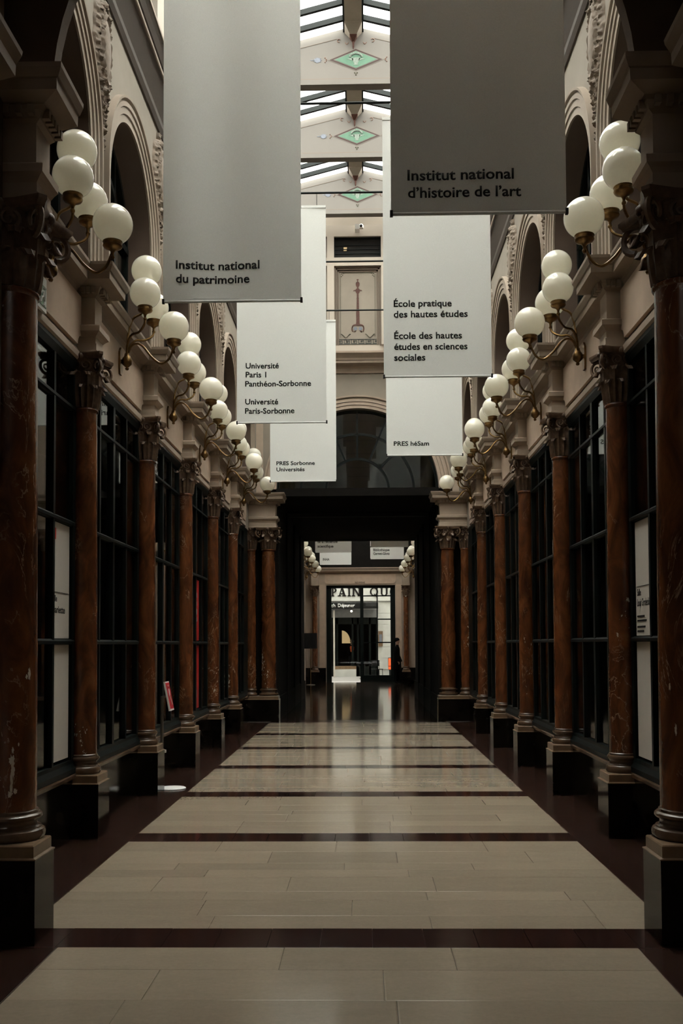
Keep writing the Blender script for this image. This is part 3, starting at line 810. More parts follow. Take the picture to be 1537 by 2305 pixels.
def far_passage():
    b = MB(); b.box(-1.75, -1.70, 21.32, 30.6, 0, 4.80)
    for s in (-1, 1):
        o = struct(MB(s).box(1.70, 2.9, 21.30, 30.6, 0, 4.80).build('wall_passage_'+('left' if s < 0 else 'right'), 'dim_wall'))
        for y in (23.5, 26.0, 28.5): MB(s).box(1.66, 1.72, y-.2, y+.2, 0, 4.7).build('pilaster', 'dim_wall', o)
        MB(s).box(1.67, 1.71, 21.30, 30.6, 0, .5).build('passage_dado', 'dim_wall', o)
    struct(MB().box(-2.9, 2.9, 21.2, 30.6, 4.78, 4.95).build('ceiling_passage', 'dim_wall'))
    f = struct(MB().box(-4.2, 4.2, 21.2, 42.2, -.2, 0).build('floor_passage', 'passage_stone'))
    # second gallery section
    for s, side in SIDES:
        b = MB(s); b.box(2.31, 2.6, 30.6, 42.0, 0, 9.0)
        o = struct(b.build('wall_far_'+side, 'plaster_trim'))
        MB(s).prism_y(MAIN_CORN, 30.6, 42).build('cornice', 'cornice_paint', o)
    r = MB(); r.box(-2.6, 2.6, 30.3, 30.6, 4.78, 9.2); o = struct(r.build('wall_passage_end', 'plaster_trim'))
    c = MB()
    for k in range(6): c.box(-2.6, 2.6, 30.6+k*2.2, 30.75+k*2.2, 8.9, 9.1)
    for sx in (-1, 1): MB_ = c.box(min(sx*.8, sx*2.6), max(sx*.8, sx*2.6), 30.6, 42, 8.95, 9.1)  # unseen opaque strips added to cut the daylight in this section
    c.box(-.1, .1, 30.6, 42, 8.9, 9.1)
    co = struct(c.build('ceiling_far', 'rafter_green'))
    for k in range(5): MB().box(-.8, .8, 30.75+k*2.2, 32.8+k*2.2, 9.0, 9.01).build('pane', 'roof_glass', co)
far_passage()

# ------------------------------------------------------------------ glazed roof
def roof():
    zr, sl = 11.60, .257
    b = MB(); b.box(-.135, .135, Y0, Y1, 11.44, 11.60)
    ce = struct(b.build('ceiling', 'beam_paint'))
    for s in (-1, 1): MB(s).box(.135, .165, Y0, Y1, 11.44, 11.60).build('ridge_edge', 'rafter_green', ce)
    st = .4
    ys = []; y = Y0+.2
    tr = [8.425, 10.82, 13.22, 15.62, 18.02, 20.42]
    k = int((Y1-Y0)/st)
    for s in (-1, 1):
        bar = MB(s); h = .085
        bar.grid([[(x, yy, zr-sl*x+dz) for yy, dz in ((-.028, -h), (.028, -h), (.028, 0), (-.028, 0))] for x in (.15, 2.5)], cv=True, cap0=True, cap1=True)
        bm_ = bar.mesh('glazing_bar', 'rafter_green')
        pn = MB(s)
        pn.grid([[(x, yy, zr-sl*x+dz) for yy, dz in ((.0, -.012), (st, -.012), (st, -.004), (.0, -.004))] for x in (.14, 2.5)], cv=True, cap0=True, cap1=True)
        pm = pn.mesh('pane', 'roof_glass')
        MB(s).grid([[(x, yy, zr-sl*x+dz) for yy, dz in ((Y0-.2, -.10), (Y0+.30, -.10), (Y0+.30, 0), (Y0-.2, 0))] for x in (.0, 2.5)], cv=True, cap0=True, cap1=True).build('roof_board', 'beam_paint', ce)
        for i in range(0, k+1):
            y = Y0+.06+i*st
            obj('glazing_bar', bm_, ce, (0, y, 0))
            if i < k: obj('pane', pm, ce, (0, y, 0))
    # painted truss panels
    for ty in tr:
        p = MB(); top = lambda x: zr-.06-sl*abs(x)
        p.slab_xz([(-2.2, 10.58), (2.2, 10.58), (2.2, top(2.2)), (0, top(0)), (-2.2, top(2.2))], ty, ty+.17)
        to = p.build('truss_panel', 'truss_paint', ce)
        def flat(poly, mat, nm, d=.004): return MB().slab_xz(poly, ty-d, ty-.001).build(nm, mat, to)
        def rh(w, h): return [(-w+cx, cz), (cx, cz-h), (w+cx, cz), (cx, cz+h)]
        cx, cz = .04, 10.985
        MB().box(-2.2, 2.2, ty-.01, ty, 10.58, 10.665).build('bottom_band', 'truss_paint', to)
        MB().box(-2.2, 2.2, ty-.005, ty, 10.668, 10.678).build('painted_line', 'line_tan', to)
        flat(rh(.46, .188), 'line_tan', 'diamond_outline', .002); flat(rh(.45, .183), 'truss_paint', 'diamond_outline', .003)
        flat(rh(.425, .174), 'line_brown', 'diamond_border', .005); flat(rh(.362, .148), 'truss_paint', 'diamond_border', .006); flat(rh(.338, .138), 'diamond_green', 'diamond_field', .008)
        u = MB()
        u.slab_xz([(cx-.05, cz-.09), (cx+.05, cz-.09), (cx+.022, cz-.075), (cx+.055, cz-.01), (cx+.075, cz+.03), (cx-.075, cz+.03), (cx-.055, cz-.01), (cx-.022, cz-.075)], ty-.011, ty-.002)
        for i in range(9):
            a = PI*(i+.5)/9; u.merge(MB().sphere((0, 0, 0), .021, 6, 4), Matrix.Translation((cx+.095*math.cos(a), ty-.006, cz+.04+.058*math.sin(a))))
        for s in (-1, 1): u.slab_xz([(cx+s*.04, cz-.02), (cx+s*.15, cz+.012), (cx+s*.05, cz+.02)], ty-.011, ty-.002)
        u.build('painted_urn', 'grisaille', to)
        for s in (-1, 1):
            pl = MB(); pl.slab_xz([(cx+s*(.60+.032*(i % 2)+.10*math.cos(2*PI*i/16)*0+.055*math.cos(2*PI*i/16)), cz+.042*math.sin(2*PI*i/16)) for i in range(16)], ty-.005, ty-.001)
            pl.slab_xz([(cx+s*.66, cz), (cx+s*.72, cz+.008), (cx+s*.735, cz), (cx+s*.72, cz-.008)], ty-.005, ty-.001)
            pl.build('palmette', 'palmette_blue', to)
            dt = MB()
            for dx, dz in ((.475, .012), (.475, -.012), (.495, .035), (.495, -.035)): dt.merge(MB().sphere((0, 0, 0), .011, 6, 4), Matrix.Translation((cx+s*dx, ty-.003, cz+dz)))
            dt.tube([(cx+s*(.12+.05*i/7), ty-.003, 11.27-.03*math.sin(i/7*PI)) for i in range(8)], .006, 5)
            dt.tube([(cx+s*(.27+.028*math.cos(a)), ty-.003, 11.30+.026*math.sin(a)) for a in [PI*1.4*i/9-PI*.6 for i in range(10)]], .006, 5)
            dt.build('painted_sprig', 'motif_rust', to)
            MB().slab_xz([(cx+s*.30, 11.335), (s*2.1, 11.335-sl*1.75), (s*2.1, 11.328-sl*1.75), (cx+s*.30, 11.328)], ty-.004, ty-.001).build('painted_line', 'line_tan', to)
        dt = MB()
        for dx, dz in ((0, -.235), (.02, -.215), (-.02, -.215), (0, -.25)): dt.merge(MB().sphere((0, 0, 0), .012, 6, 4), Matrix.Translation((cx+dx, ty-.003, cz+dz)))
        dt.build('painted_sprig', 'motif_olive', to)
        # pendant bracket where ridge beam meets the panel
        b = MB(); x0 = 0
        rows = []
        for hw, z, d in ((.14, 11.445, .30), (.135, 11.42, .28), (.06, 11.345, .12), (.055, 11.335, .11)):
            rows.append([(x0-hw, ty, z), (x0+hw, ty, z), (x0+hw, ty-d, z), (x0-hw, ty-d, z)])
        b.grid(rows, cv=True, cap0=True, cap1=True); b.build('bracket', 'beam_paint', to)
        b = MB(); b.grid([[(x0-hw, ty, z), (x0+hw, ty, z), (x0+hw, ty-d, z), (x0-hw, ty-d, z)] for hw, z, d in ((.06, 11.336, .12), (.045, 11.31, .09), (.018, 11.27, .03), (.014, 11.20, .02), (.004, 11.16, .006))], cv=True, cap0=True, cap1=True)
        b.build('pendant', 'torch_rust', to)
roof()

# ------------------------------------------------------------------ lamps
def lamp_kit():
    K = {}
    K['wall_plate'] = MB().slab_yz([(-.035, -.13), (.035, -.13), (.05, -.05), (.045, .09), (0, .14), (-.045, .09), (-.05, -.05)], 0, .02).mesh('wall_plate', 'brass')
    K['hub'] = MB().lathe([(.012, -.085), (.02, -.07), (.012, -.06), (.045, -.03), (.052, 0), (.045, .03), (.03, .05), (.022, .08)], 18, (.075, 0, 0)).box(0, .05, -.018, .018, -.018, .018).mesh('hub', 'brass', True)
    # globe centres, relative to the hub on the wall (x out of the wall, y along it, z up)
    G = [(.265, 0, .90), (.295, -.20, .605), (.295, .20, .605), (.535, 0, .34)]
    R = .148
    A = [[(.075, 0, .05), (.085, -.01, .25), (.13, 0, .42), (.22, 0, .48), (.262, 0, .58), (.265, 0, .70)],
         [(.075, -.02, .05), (.09, -.05, .16), (.14, -.09, .235), (.22, -.13, .25), (.285, -.185, .31), (.295, -.20, .41)],
         [(.075, .02, .05), (.09, .05, .16), (.14, .09, .235), (.22, .13, .25), (.285, .185, .31), (.295, .20, .41)],
         [(.075, 0, .05), (.11, 0, .145), (.165, 0, .178), (.23, 0, .15), (.32, 0, .04), (.41, 0, -.022), (.485, 0, .02), (.53, 0, .12), (.535, 0, .16)]]
    K['arms'] = []
    for g, p in zip(G, A):
        end = g[2]-R-.045
        p = p[:-1]+[(g[0], g[1], end-.02)]
        arm = MB().tube(catmull(p, 7), .0115, 8)
        arm.sphere((g[0], g[1], end-.055), .018, 10, 6)
        K['arms'].append(arm.mesh('arm', 'brass', True))
    K['cup'] = MB().lathe([(.010, -.075), (.012, -.05), (.020, -.035), (.040, -.022), (.064, -.012), (.068, -.006), (.072, 0), (.072, .004), (.069, .007), (.069, .024), (.073, .028), (.073, .034), (.068, .040)], 24).mesh('cup', 'brass', True)
    K['globe'] = MB().sphere((0, 0, 0), R, 40, 22).mesh('globe', 'opal_glass', True)
    K['G'] = G; K['R'] = R
    return K
LK = lamp_kit()
def wall_lamp(s, y, label, z=4.385, x=2.275, group='globe wall lamps along the gallery'):
    t = empty('wall_lamp', (s*x, y, z), 0 if s < 0 else PI)
    tag(t, label, 'wall lamp', group)
    obj('wall_plate', LK['wall_plate'], t); obj('hub', LK['hub'], t)
    for g, a in zip(LK['G'], LK['arms']):
        am = obj('arm', a, t)
        obj('cup', LK['cup'], am, (g[0], g[1], g[2]-LK['R']-.018))
        obj('globe', LK['globe'], t, g)
for s, side in SIDES:
    names = ['nearest', 'second', 'third', 'fourth', 'fifth', 'last']
    for k, y in enumerate(YC):
        wall_lamp(s, y, 'brass wall lamp with four opal globes, %s from the camera on the %s wall' % (names[k], side))
    for k, y in enumerate((33.6, 36.0, 38.6, 41.0)):
        wall_lamp(s, y, 'tiny brass globe lamp beyond the dark passage, %s of four on its %s side' % (('first', 'second', 'third', 'farthest')[k], side), group='globe lamps beyond the passage')

# ------------------------------------------------------------------ lettering
FONT = None
def text_mesh(s, width, cap, bold=.012, mat='ink', mirror=False):
    """lettering in the XZ plane facing -Y, left end and baseline at the origin"""
    cu = bpy.data.curves.new('lettering', 'FONT'); cu.body = s; cu.size = 1; cu.offset = bold; cu.resolution_u = 3
    o = bpy.data.objects.new('lettering', cu); COL.objects.link(o)
    dg = bpy.context.evaluated_depsgraph_get(); dg.update()
    me = bpy.data.meshes.new_from_object(o.evaluated_get(dg))
    bpy.data.objects.remove(o); bpy.data.curves.remove(cu)
    xs = [v.co.x for v in me.vertices]; x0, x1 = min(xs), max(xs)
    kx = width/(x1-x0); kz = cap/.70 if cap else kx
    for v in me.vertices:
        v.co = Vector(((v.co.x-x0)*kx, 0, v.co.y*kz))
    bm = bmesh.new(); bm.from_mesh(me)
    ext = bmesh.ops.extrude_face_region(bm, geom=bm.faces[:])
    bmesh.ops.translate(bm, verts=[g for g in ext['geom'] if isinstance(g, bmesh.types.BMVert)], vec=(0, -.0006, 0))
    bm.to_mesh(me); bm.free()
    me.materials.clear(); me.materials.append(M[mat]); me.update()
    return me

# ------------------------------------------------------------------ banners
def banner(name, label, Y, x0, x1, zb, zt, lines, cap=.074, wav=0., seed=0, rod=True, simple=False):
    t = empty('hanging_banner', ((x0+x1)/2, Y, zb)); tag(t, label, 'banner', 'cloth banners hung across the gallery')
    hw = (x1-x0)/2; H = zt-zb
    rows = []; n, m = 26, 30
    rnd = random.Random(seed); p1, p2 = rnd.uniform(0, 6), rnd.uniform(0, 6)
    def wave(x, z):
        e = 1-abs(x/hw)**8*.7
        return wav*e*(.55*math.sin(x*5.2+p1+z*.35)+.45*math.sin(x*9.7+p2-z*.6))*(.25+.75*math.sin(min(1, (z+.05)/H)*PI*.9)**.6)
    for j in range(m+1):
        z = .045+(H-.045)*j/m
        rows.append([(-hw+2*hw*i/n, wave(-hw+2*hw*i/n, z), z) for i in range(n+1)])
    c = MB(); c.grid(rows); c.grid([[(x, y+.004, z) for x, y, z in r] for r in rows])
    for e in (0, -1):
        c.grid([[rows[j][e] for j in range(m+1)], [(rows[j][e][0], rows[j][e][1]+.004, rows[j][e][2]) for j in range(m+1)]])
    cl = c.build('cloth', 'banner_cloth', t, True)
    hem = MB().lathe([(.012, -hw), (.012, hw)], 14); hm = MB(); hm.merge(hem, Matrix.Translation((0, .002, .028)) @ Matrix.Rotation(PI/2, 4, 'Y')); hm.box(-hw, hw, -.004, .006, .03, .055)
    hm.build('hem', 'banner_cloth', t, True)
    for s in (-1, 1): MB().box(s*hw-.008, s*hw+.012, -.013, .017, .012, .052).build('bar_end', 'black_plastic', t)
    MB().box(-hw, hw, -.008, .010, H-.03, H+.004).build('top_batten', 'banner_cloth', t)
    for s in (-1, 1):
        MB().tube([(s*(hw-.12), 0, H), (s*(hw-.12), 0, H+.160)], .004, 6).build('wire', 'black_plastic', t)
    for txt, X, W, z in lines:
        me = text_mesh(txt, W, cap, .020)
        ox = X-(x0+x1)/2
        for v in me.vertices: v.co.y += wave(v.co.x+ox, v.co.z+z-zb)-.0018
        obj('lettering', me, cl, (ox, 0, z-zb))
    if rod:
        L_ = 2.03 if Y < 25 else 2.31
        r = MB().tube([(-L_, Y, zt+.18), (-1.0, Y, zt+.178), (0, Y, zt+.177), (1.0, Y, zt+.178), (L_, Y, zt+.18)], .015, 8)
        ro = r.build('hanging_rod', 'rafter_green'); tag(ro, 'thin dark rod across the gallery carrying the banner %s' % name, 'rod', 'banner rods')
ZB, ZT = 4.565, 7.53
banner('of the Institut national du patrimoine', 'grey-white cloth banner reading Institut national du patrimoine, large at left', 8.62, -1.644, -.426, ZB+.03, ZT,
       [('Institut national', -1.527, .735, 4.911), ('du patrimoine', -1.527, .646, 4.788)], wav=.045, seed=3)
banner('of the Institut national d\u2019histoire de l\u2019art', 'shaded brown-grey cloth banner reading Institut national d\u2019histoire de l\u2019art, large at right', 6.8, .311, 1.523, ZB-.01, ZT,
       [('Institut national', .426, .737, 4.821), ('d\u2019histoire de l\u2019art', .429, .783, 4.698)], wav=.010, seed=5)
banner('of the \u00c9cole pratique', 'white cloth banner reading \u00c9cole pratique des hautes \u00e9tudes, second on the right', 11.03, .35, 1.554, ZB-.005, ZT+.02,
       [('\u00c9cole pratique', .465, .65, 5.382), ('des hautes \u00e9tudes', .465, .827, 5.261), ('\u00c9cole des hautes', .468, .758, 5.017), ('\u00e9tudes en sciences', .467, .819, 4.893), ('sociales', .466, .349, 4.77)], wav=.008, seed=8)
banner('of the Universit\u00e9 Paris 1', 'white cloth banner reading Universit\u00e9 Paris 1 Panth\u00e9on-Sorbonne, second on the left', 13.2, -1.573, -.37, ZB-.02, ZT-.01,
       [('Universit\u00e9', -1.453, .445, 5.31), ('Paris 1', -1.454, .277, 5.19), ('Panth\u00e9on-Sorbonne', -1.46, .884, 5.066), ('Universit\u00e9', -1.46, .442, 4.823), ('Paris-Sorbonne', -1.463, .663, 4.699)], wav=.010, seed=11)
banner('of the PRES h\u00e9Sam', 'white cloth banner reading PRES h\u00e9Sam, smallest on the right', 15.7, .491, 1.694, ZB, ZT+.02,
       [('PRES h\u00e9Sam', .605, .56, 4.747)], cap=.07, wav=.008, seed=13)
banner('of the PRES Sorbonne Universit\u00e9s', 'white cloth banner reading PRES Sorbonne Universit\u00e9s, smallest on the left', 18.0, -1.573, -.367, ZB-.02, ZT+.01,
       [('PRES Sorbonne', -1.459, .70, 4.873), ('Universit\u00e9s', -1.459, .514, 4.759)], cap=.07, wav=.008, seed=17)
# beyond the passage
banner('of the Centre national', 'distant grey banner reading Centre national de la recherche scientifique beyond the passage', 32.8, -1.46, -.26, 4.62, 7.5,
       [('Centre national', -1.38, .66, 5.12), ('de la recherche', -1.38, .66, 4.96), ('scientifique', -1.38, .52, 4.81)], cap=.09, rod=True, seed=2)
banner('with one short word', 'distant white banner with one short word, behind the grey one at left', 37.6, -1.52, -.32, 4.60, 7.5,
       [('INHA', -1.40, .25, 4.78)], cap=.09, seed=4)
banner('that is dark, beyond the passage', 'distant dark banner at right beyond the passage, its lettering hardly readable', 31.5, .36, 1.56, 4.66, 7.5, [], seed=6)
banner('of the Biblioth\u00e8que Gernet-Glotz', 'distant white banner reading Biblioth\u00e8que Gernet-Glotz at right beyond the passage', 35.5, .38, 1.58, 4.62, 7.5,
       [('Biblioth\u00e8que', .49, .58, 4.93), ('Gernet-Glotz', .49, .58, 4.80)], cap=.09, seed=9)

# ------------------------------------------------------------------ posters, signs in the gallery
def turn(s):   # lettering plane facing the gallery from a side wall
    return PI/2 if s < 0 else -PI/2
def poster(s, ya, yb, z0, z1, mat, label, cat='poster'):
    o = MB(s).box(2.343, 2.351, ya, yb, z0, z1).build('window_poster', mat)
    tag(o, label, cat); return o
def on_wall(me, parent, s, x, y, z, nm='lettering'):
    o = obj(nm, me, parent, (s*x, y, z), PI/2 if s < 0 else -PI/2); return o
PY = (7.73, 8.24)
p = poster(-1, PY[0]+.03, PY[1]-.02, 1.66, 2.59, 'white_card', 'upper pale window poster with red square, left shopfront behind nearest column')
MB(-1).box(2.339, 2.343, PY[0]+.05, PY[0]+.12, 2.45, 2.54).build('red_square', 'red_card', p)
MB(-1).box(2.339, 2.343, PY[0]+.03, PY[1]-.06, 2.028, 2.031).build('printed_line', 'ink', p)
on_wall(text_mesh('Salle', .13, .05), p, -1, 2.342, PY[0]+.035, 1.955)
on_wall(text_mesh('Mariette', .34, .055, .02), p, -1, 2.342, PY[0]+.035, 1.865)
p = poster(-1, PY[0]+.03, PY[1]-.02, .68, 1.61, 'white_card', 'blank lower pale window poster, left shopfront behind nearest column')
p = poster(1, PY[0]+.03, PY[1]-.02, 1.66, 2.59, 'white_card', 'upper pale window poster reading Salle Louis Grodecki, right shopfront')
MB(1).box(2.339, 2.343, PY[0]+.06, PY[1]-.05, 2.058, 2.061).build('printed_line', 'ink', p)
def rtext(t, W, cap, z, y): on_wall(text_mesh(t, W, cap, .015), p, 1, 2.342, y, z)
rtext('Salle', .11, .055, 1.985, PY[1]-.06); rtext('Louis Grodecki', .34, .06, 1.90, PY[1]-.06)
bars = MB(1)
for z, wd in ((1.81, .20), (1.775, .26), (1.725, .22), (1.69, .18)): bars.box(2.339, 2.343, PY[1]-.06-wd, PY[1]-.06, z, z+.014)
bars.build('small_print', 'ink', p)
p = poster(1, PY[0]+.03, PY[1]-.02, .68, 1.61, 'white_card', 'blank lower pale window poster, right shopfront')
RY = (14.40, 14.78)
p = poster(-1, RY[0], RY[1], 1.67, 2.56, 'red_card', 'upper red window poster with white marks, left shopfront between fourth and fifth columns')
ms = MB(-1)
for z, h in ((2.30, .07), (2.18, .06), (2.05, .08), (1.95, .06)): ms.box(2.339, 2.343, RY[0]+.05, RY[0]+.20, z, z+h)
ms.build('white_mark', 'white_card', p)
p = poster(-1, RY[0], RY[1], .68, 1.60, 'red_card', 'lower red window poster, left shopfront between fourth and fifth columns')
MB(-1).box(2.339, 2.343, RY[0]+.06, RY[0]+.18, .84, .95).build('white_mark', 'white_card', p)
# emergency exit sign on the left frieze
t = empty('exit_sign', (-2.265, 7.20, 4.08)); tag(t, 'white-edged green emergency exit sign on the left wall by the nearest column', 'exit sign')
MB().box(-.012, .012, -.10, .10, 0, .255).build('plate', 'white_plastic', t)
MB().box(.012, .016, -.085, .085, .03, .185).build('green_field', 'exit_green', t)
pic = MB()
pic.tube([(.017, .02, .165), (.017, .02, .16)], .014, 8)
pic.tube([(.017, .02, .145), (.017, .005, .10), (.017, .035, .07), (.017, .02, .035)], .010, 6); pic.tube([(.017, .005, .10), (.017, -.03, .085), (.017, -.05, .045)], .008, 6)
pic.tube([(.017, .02, .14), (.017, -.025, .135), (.017, -.04, .11)], .007, 6); pic.tube([(.017, .02, .14), (.017, .05, .115)], .007, 6)
pic.box(.016, .018, .06, .075, .04, .17)
pic.build('running_figure', 'white_plastic', t)
# red sign on a small stand behind the third left column
t = empty('sign_stand', (-2.10, 11.17, 0)); tag(t, 'small red tilted notice on a slim grey stand beside the third left column', 'sign stand')
bs_ = MB(); n = 28
bs_.lathe([(.15, 0), (.15, .008), (.14, .014), (.02, .018)], 28, (.06, 0, 0)).build('foot_plate', 'white_plastic', t, True)
MB().tube([(-.06, 0, .012), (-.06, 0, 1.03)], .017, 10).build('pole', 'steel', t, True)
MB().box(-.085, -.015, -.02, .02, .40, .43).build('collar', 'white_plastic', t)
bd = MB(); bd.box(-.010, .010, -.105, .105, -.165, .165)
bo = bd.build('notice_frame', 'white_plastic', t, loc=(.01, .03, 1.03)); bo.rotation_euler = (0, math.radians(-11), math.radians(0))
MB().box(.010, .013, -.095, .095, -.145, .15).build('notice_face', 'red_sign', bo)
am = MB(); am.tube([(.014, .0, .08), (.014, -.02, -.0), (.014, .04, -.10)], .008, 6); am.box(.013, .015, -.02, .03, .105, .125); am.build('arrow_mark', 'white_plastic', bo)
bk = MB().tube([(-.06, 0, 1.02), (.0, .02, 1.03)], .012, 8).build('hinge', 'steel', t)

# ------------------------------------------------------------------ far end: portal with glass door, street behind
def far_end():
    Y = 42.0
    b = MB()
    b.box(-2.6, -1.44, Y, Y+.3, 0, 4.12); b.box(1.47, 2.6, Y, Y+.3, 0, 4.12); b.box(-2.6, 2.6, Y, Y+.3, 4.10, 9.2)
    o = struct(b.build('wall_end', 'plaster_trim'))
    c = .14; poly = [(-1.5+c, 4.16), (1.5-c, 4.16)]+[(1.5-c+c*math.sin(a), 4.16+c*(1-math.cos(a))) for a in (.5, 1.0, 1.57)]+[(1.5, 4.56), (-1.5, 4.56)]+[(-1.5+c-c*math.sin(a), 4.16+c*(1-math.cos(a))) for a in (1.57, 1.0, .5)]
    MB().slab_xz(poly, Y-.03, Y).build('frieze_panel', 'plaster_pink', o)
    obj('lettering', text_mesh('RUE VIVIENNE', .42, .07), o, (-.22, Y-.032, 4.18))
    prof = [(Y, 4.58), (Y-.06, 4.62), (Y-.17, 4.68), (Y-.18, 4.74), (Y-.21, 4.80), (Y-.21, 4.84), (Y, 4.84)]
    MB().prism_x(prof, -2.4, 2.4).build('cornice', 'cornice_paint', o)
    MB().box(-2.4, 2.4, Y-.02, Y, 4.84, 9.0).build('upper_wall', 'dim_wall', o)
    for s in (-1, 1):
        MB(s).box(1.50, 1.74, Y-.05, Y, .62, 4.13).build('door_jamb', 'plaster_pink', o)
        MB(s).box(1.46, 2.4, Y-.08, Y, 0, .62).build('dado', 'black_marble', o)
        MB(s).box(1.76, 2.06, Y-.36, Y, 4.07, 4.6).build('pier_block', 'plaster_trim', o)
        column('slim', s*1.91, Y-.18, 'distant brown marble column just %s of the glass street door' % ('left' if s < 0 else 'right'), False)
    # glazed door
    f = MB(); ya, yb = Y+.08, Y+.16
    f.box(-1.44, -1.22, ya, yb, 0, 4.10); f.box(1.27, 1.47, ya, yb, 0, 4.10); f.box(-1.44, 1.47, ya, yb, 3.98, 4.10)
    d = struct(f.build('door_1', 'frame_paint'))
    MB().box(-.01, .13, ya, yb, 0, 3.98).build('meeting_stile', 'frame_paint', d)
    MB().box(.685, .735, ya, yb, .4, 3.98).build('mullion', 'frame_paint', d)
    for x0, x1, z in ((.13, .70, 3.65), (.72, 1.27, 3.65), (.72, 1.27, 2.66), (.13, 1.27, 1.68)): MB().box(x0, x1, ya, yb, z-.025, z+.025).build('glazing_bar', 'frame_paint', d)
    MB().box(.13, 1.27, ya, yb, 0, .30).build('kick_panel', 'frame_paint', d)
    for x0, x1 in ((.13, .685), (.735, 1.27)): MB().box(x0, x1, Y+.115, Y+.12, .30, 3.98).build('pane', 'roof_glass', d)
    for x0, x1 in ((-1.22, -.01),): MB().box(x0, x1, Y+.115, Y+.12, .05, 3.98).build('pane', 'roof_glass', d)
    # street
    struct(MB().box(-14, 14, 42.2, 60, -.2, 0).build('ground_street', 'street_ground'))
    F = 50.0
    cn = MB(); cn.box(-14, 14, 42.3, 42.7, 9.2, 20); cn.box(-14, -2.6, 42.3, 42.7, 0, 9.2); cn.box(2.6, 14, 42.3, 42.7, 0, 9.2); cn.box(-9.4, -9, 42.7, 50, 0, 12); cn.box(9, 9.4, 42.7, 50, 0, 12)  # unseen tall front and closed street ends, added to narrow the sky
    struct(cn.build('wall_street_sky_blocks', 'street_stone'))
    w_ = MB(); w_.box(-9, -1.75, F, F+.4, 0, 20); w_.box(.85, 9, F, F+.4, 0, 20); w_.box(-1.75, .85, F, F+.4, 3.0, 20)
    fc = struct(w_.build('wall_street', 'street_stone'))
    for k in range(6):
        for x0, x1 in ((.86, 1.75), (1.76, 2.6)):
            MB().box(x0, x1-.012, F-.03, F, .36+k*.56, .36+k*.56+.545).build('stone_block', 'street_stone', fc)
    MB().box(-2.0, 3.0, F-.10, F-.02, 3.78, 4.62).build('sign_board', 'street_stone', fc)
    def serif(ch, x, w_l, h=.43):
        m = MB(); y0, y1 = F-.125, F-.10; st, sh = .085, .045; z0 = 4.02
        bx = lambda a, b_, c_, d_: m.box(x+a, x+b_, y0, y1, z0+c_, z0+d_)
        def stem(cx): bx(cx-st/2, cx+st/2, 0, h); bx(cx-st, cx+st, 0, sh); bx(cx-st, cx+st, h-sh, h)
        def sl(pts): m.slab_xz([(x+a, z0+b_) for a, b_ in pts], y0, y1)
        def ringe(cx, cz, rx, rz, a0, a1, t=.085):
            n = 18; o_ = [(cx+rx*math.cos(a0+(a1-a0)*i/n), cz+rz*math.sin(a0+(a1-a0)*i/n)) for i in range(n+1)]
            i_ = [(cx+(rx-t)*math.cos(a0+(a1-a0)*i/n), cz+(rz-t*.6)*math.sin(a0+(a1-a0)*i/n)) for i in range(n+1)]
            m.grid([[(x+a, yy, z0+b_) for a, b_ in pp] for pp, yy in ((o_, y0), (i_, y0), (i_, y1), (o_, y1))], cu=True)
        if ch == 'P': stem(.085); ringe(.12, h*.70, .17, h*.30, -PI/2, PI/2)
        if ch == 'A':
            sl([(.02, 0), (.08, 0), (w_l/2+.01, h), (w_l/2-.04, h)]); sl([(w_l-.12, 0), (w_l-.01, 0), (w_l/2+.05, h), (w_l/2-.04, h)])
            bx(.10, w_l-.10, h*.28, h*.36); bx(-.03, .14, 0, sh); bx(w_l-.19, w_l+.03, 0, sh)
        if ch == 'I': stem(.085)
        if ch == 'N': stem(.06); stem(w_l-.06); sl([(.02, h), (.13, h), (w_l-.02, 0), (w_l-.12, 0)])
        if ch in 'QO': ringe(w_l/2, h/2, w_l/2, h/2, 0, 2*PI)
        if ch == 'Q': sl([(w_l*.45, .10), (w_l*.56, .12), (w_l*.95, -.06), (w_l*.80, -.08)])
        if ch == 'U':
            ringe(w_l/2, h*.32, w_l/2-.03, h*.32, PI, 2*PI); bx(.03, .115, h*.3, h); bx(w_l-.115, w_l-.03, h*.3, h); bx(-.01, .16, h-sh, h); bx(w_l-.16, w_l+.01, h-sh, h)
        if ch == 'T': stem(w_l/2); bx(0, w_l, h-.07, h); bx(0, .04, h-.15, h); bx(w_l-.04, w_l, h-.15, h)
        m.build('sign_letter', 'ink', fc)
    for ch, x, wl_ in (('P', -1.49, .30), ('A', -1.12, .38), ('I', -.66, .17), ('N', -.42, .42), ('Q', .46, .42), ('U', .98, .40), ('O', 1.46, .42), ('T', 1.95, .38)): serif(ch, x, wl_)
    aw = MB().slab_yz([(F-.1, 3.72), (F-1.0, 3.42), (F-1.0, 3.36), (F-.1, 3.60)], -2.2, .86)
    ao = aw.build('awning', 'chair_black'); tag(ao, 'black shop awning lettered D\u00e9jeuner across the street', 'awning')
    MB().box(-2.2, .86, F-1.02, F-1.0, 3.36, 3.64).build('valance', 'chair_black', ao)
    obj('lettering', text_mesh('D\u00e9jeuner', .83, .17, .01, 'white_plastic'), ao, (-1.12, F-1.022, 3.44))
    obj('lettering', text_mesh('Lunch', .55, .17, .01, 'white_plastic'), ao, (-1.80, F-1.022, 3.44))
    MB().box(-1.75, .85, F-.2, F, 2.95, 3.35).build('fascia', 'awning_grey', fc)
    # cafe front, recessed dark room
    r = MB(); r.box(-1.75, .85, F+2.2, F+2.4, 0, 3); r.box(-1.8, -1.75, F, F+2.4, 0, 3); r.box(.85, .9, F, F+2.4, 0, 3); r.box(-1.8, .9, F, F+2.4, 3, 3.1)
    r.build('cafe_room', 'dim_wall', fc)
    cf = MB()
    for x in (-1.72, -1.20, -.42, -.15, .45, .82): cf.box(x-.05, x+.05, F+.02, F+.10, 0, 3)
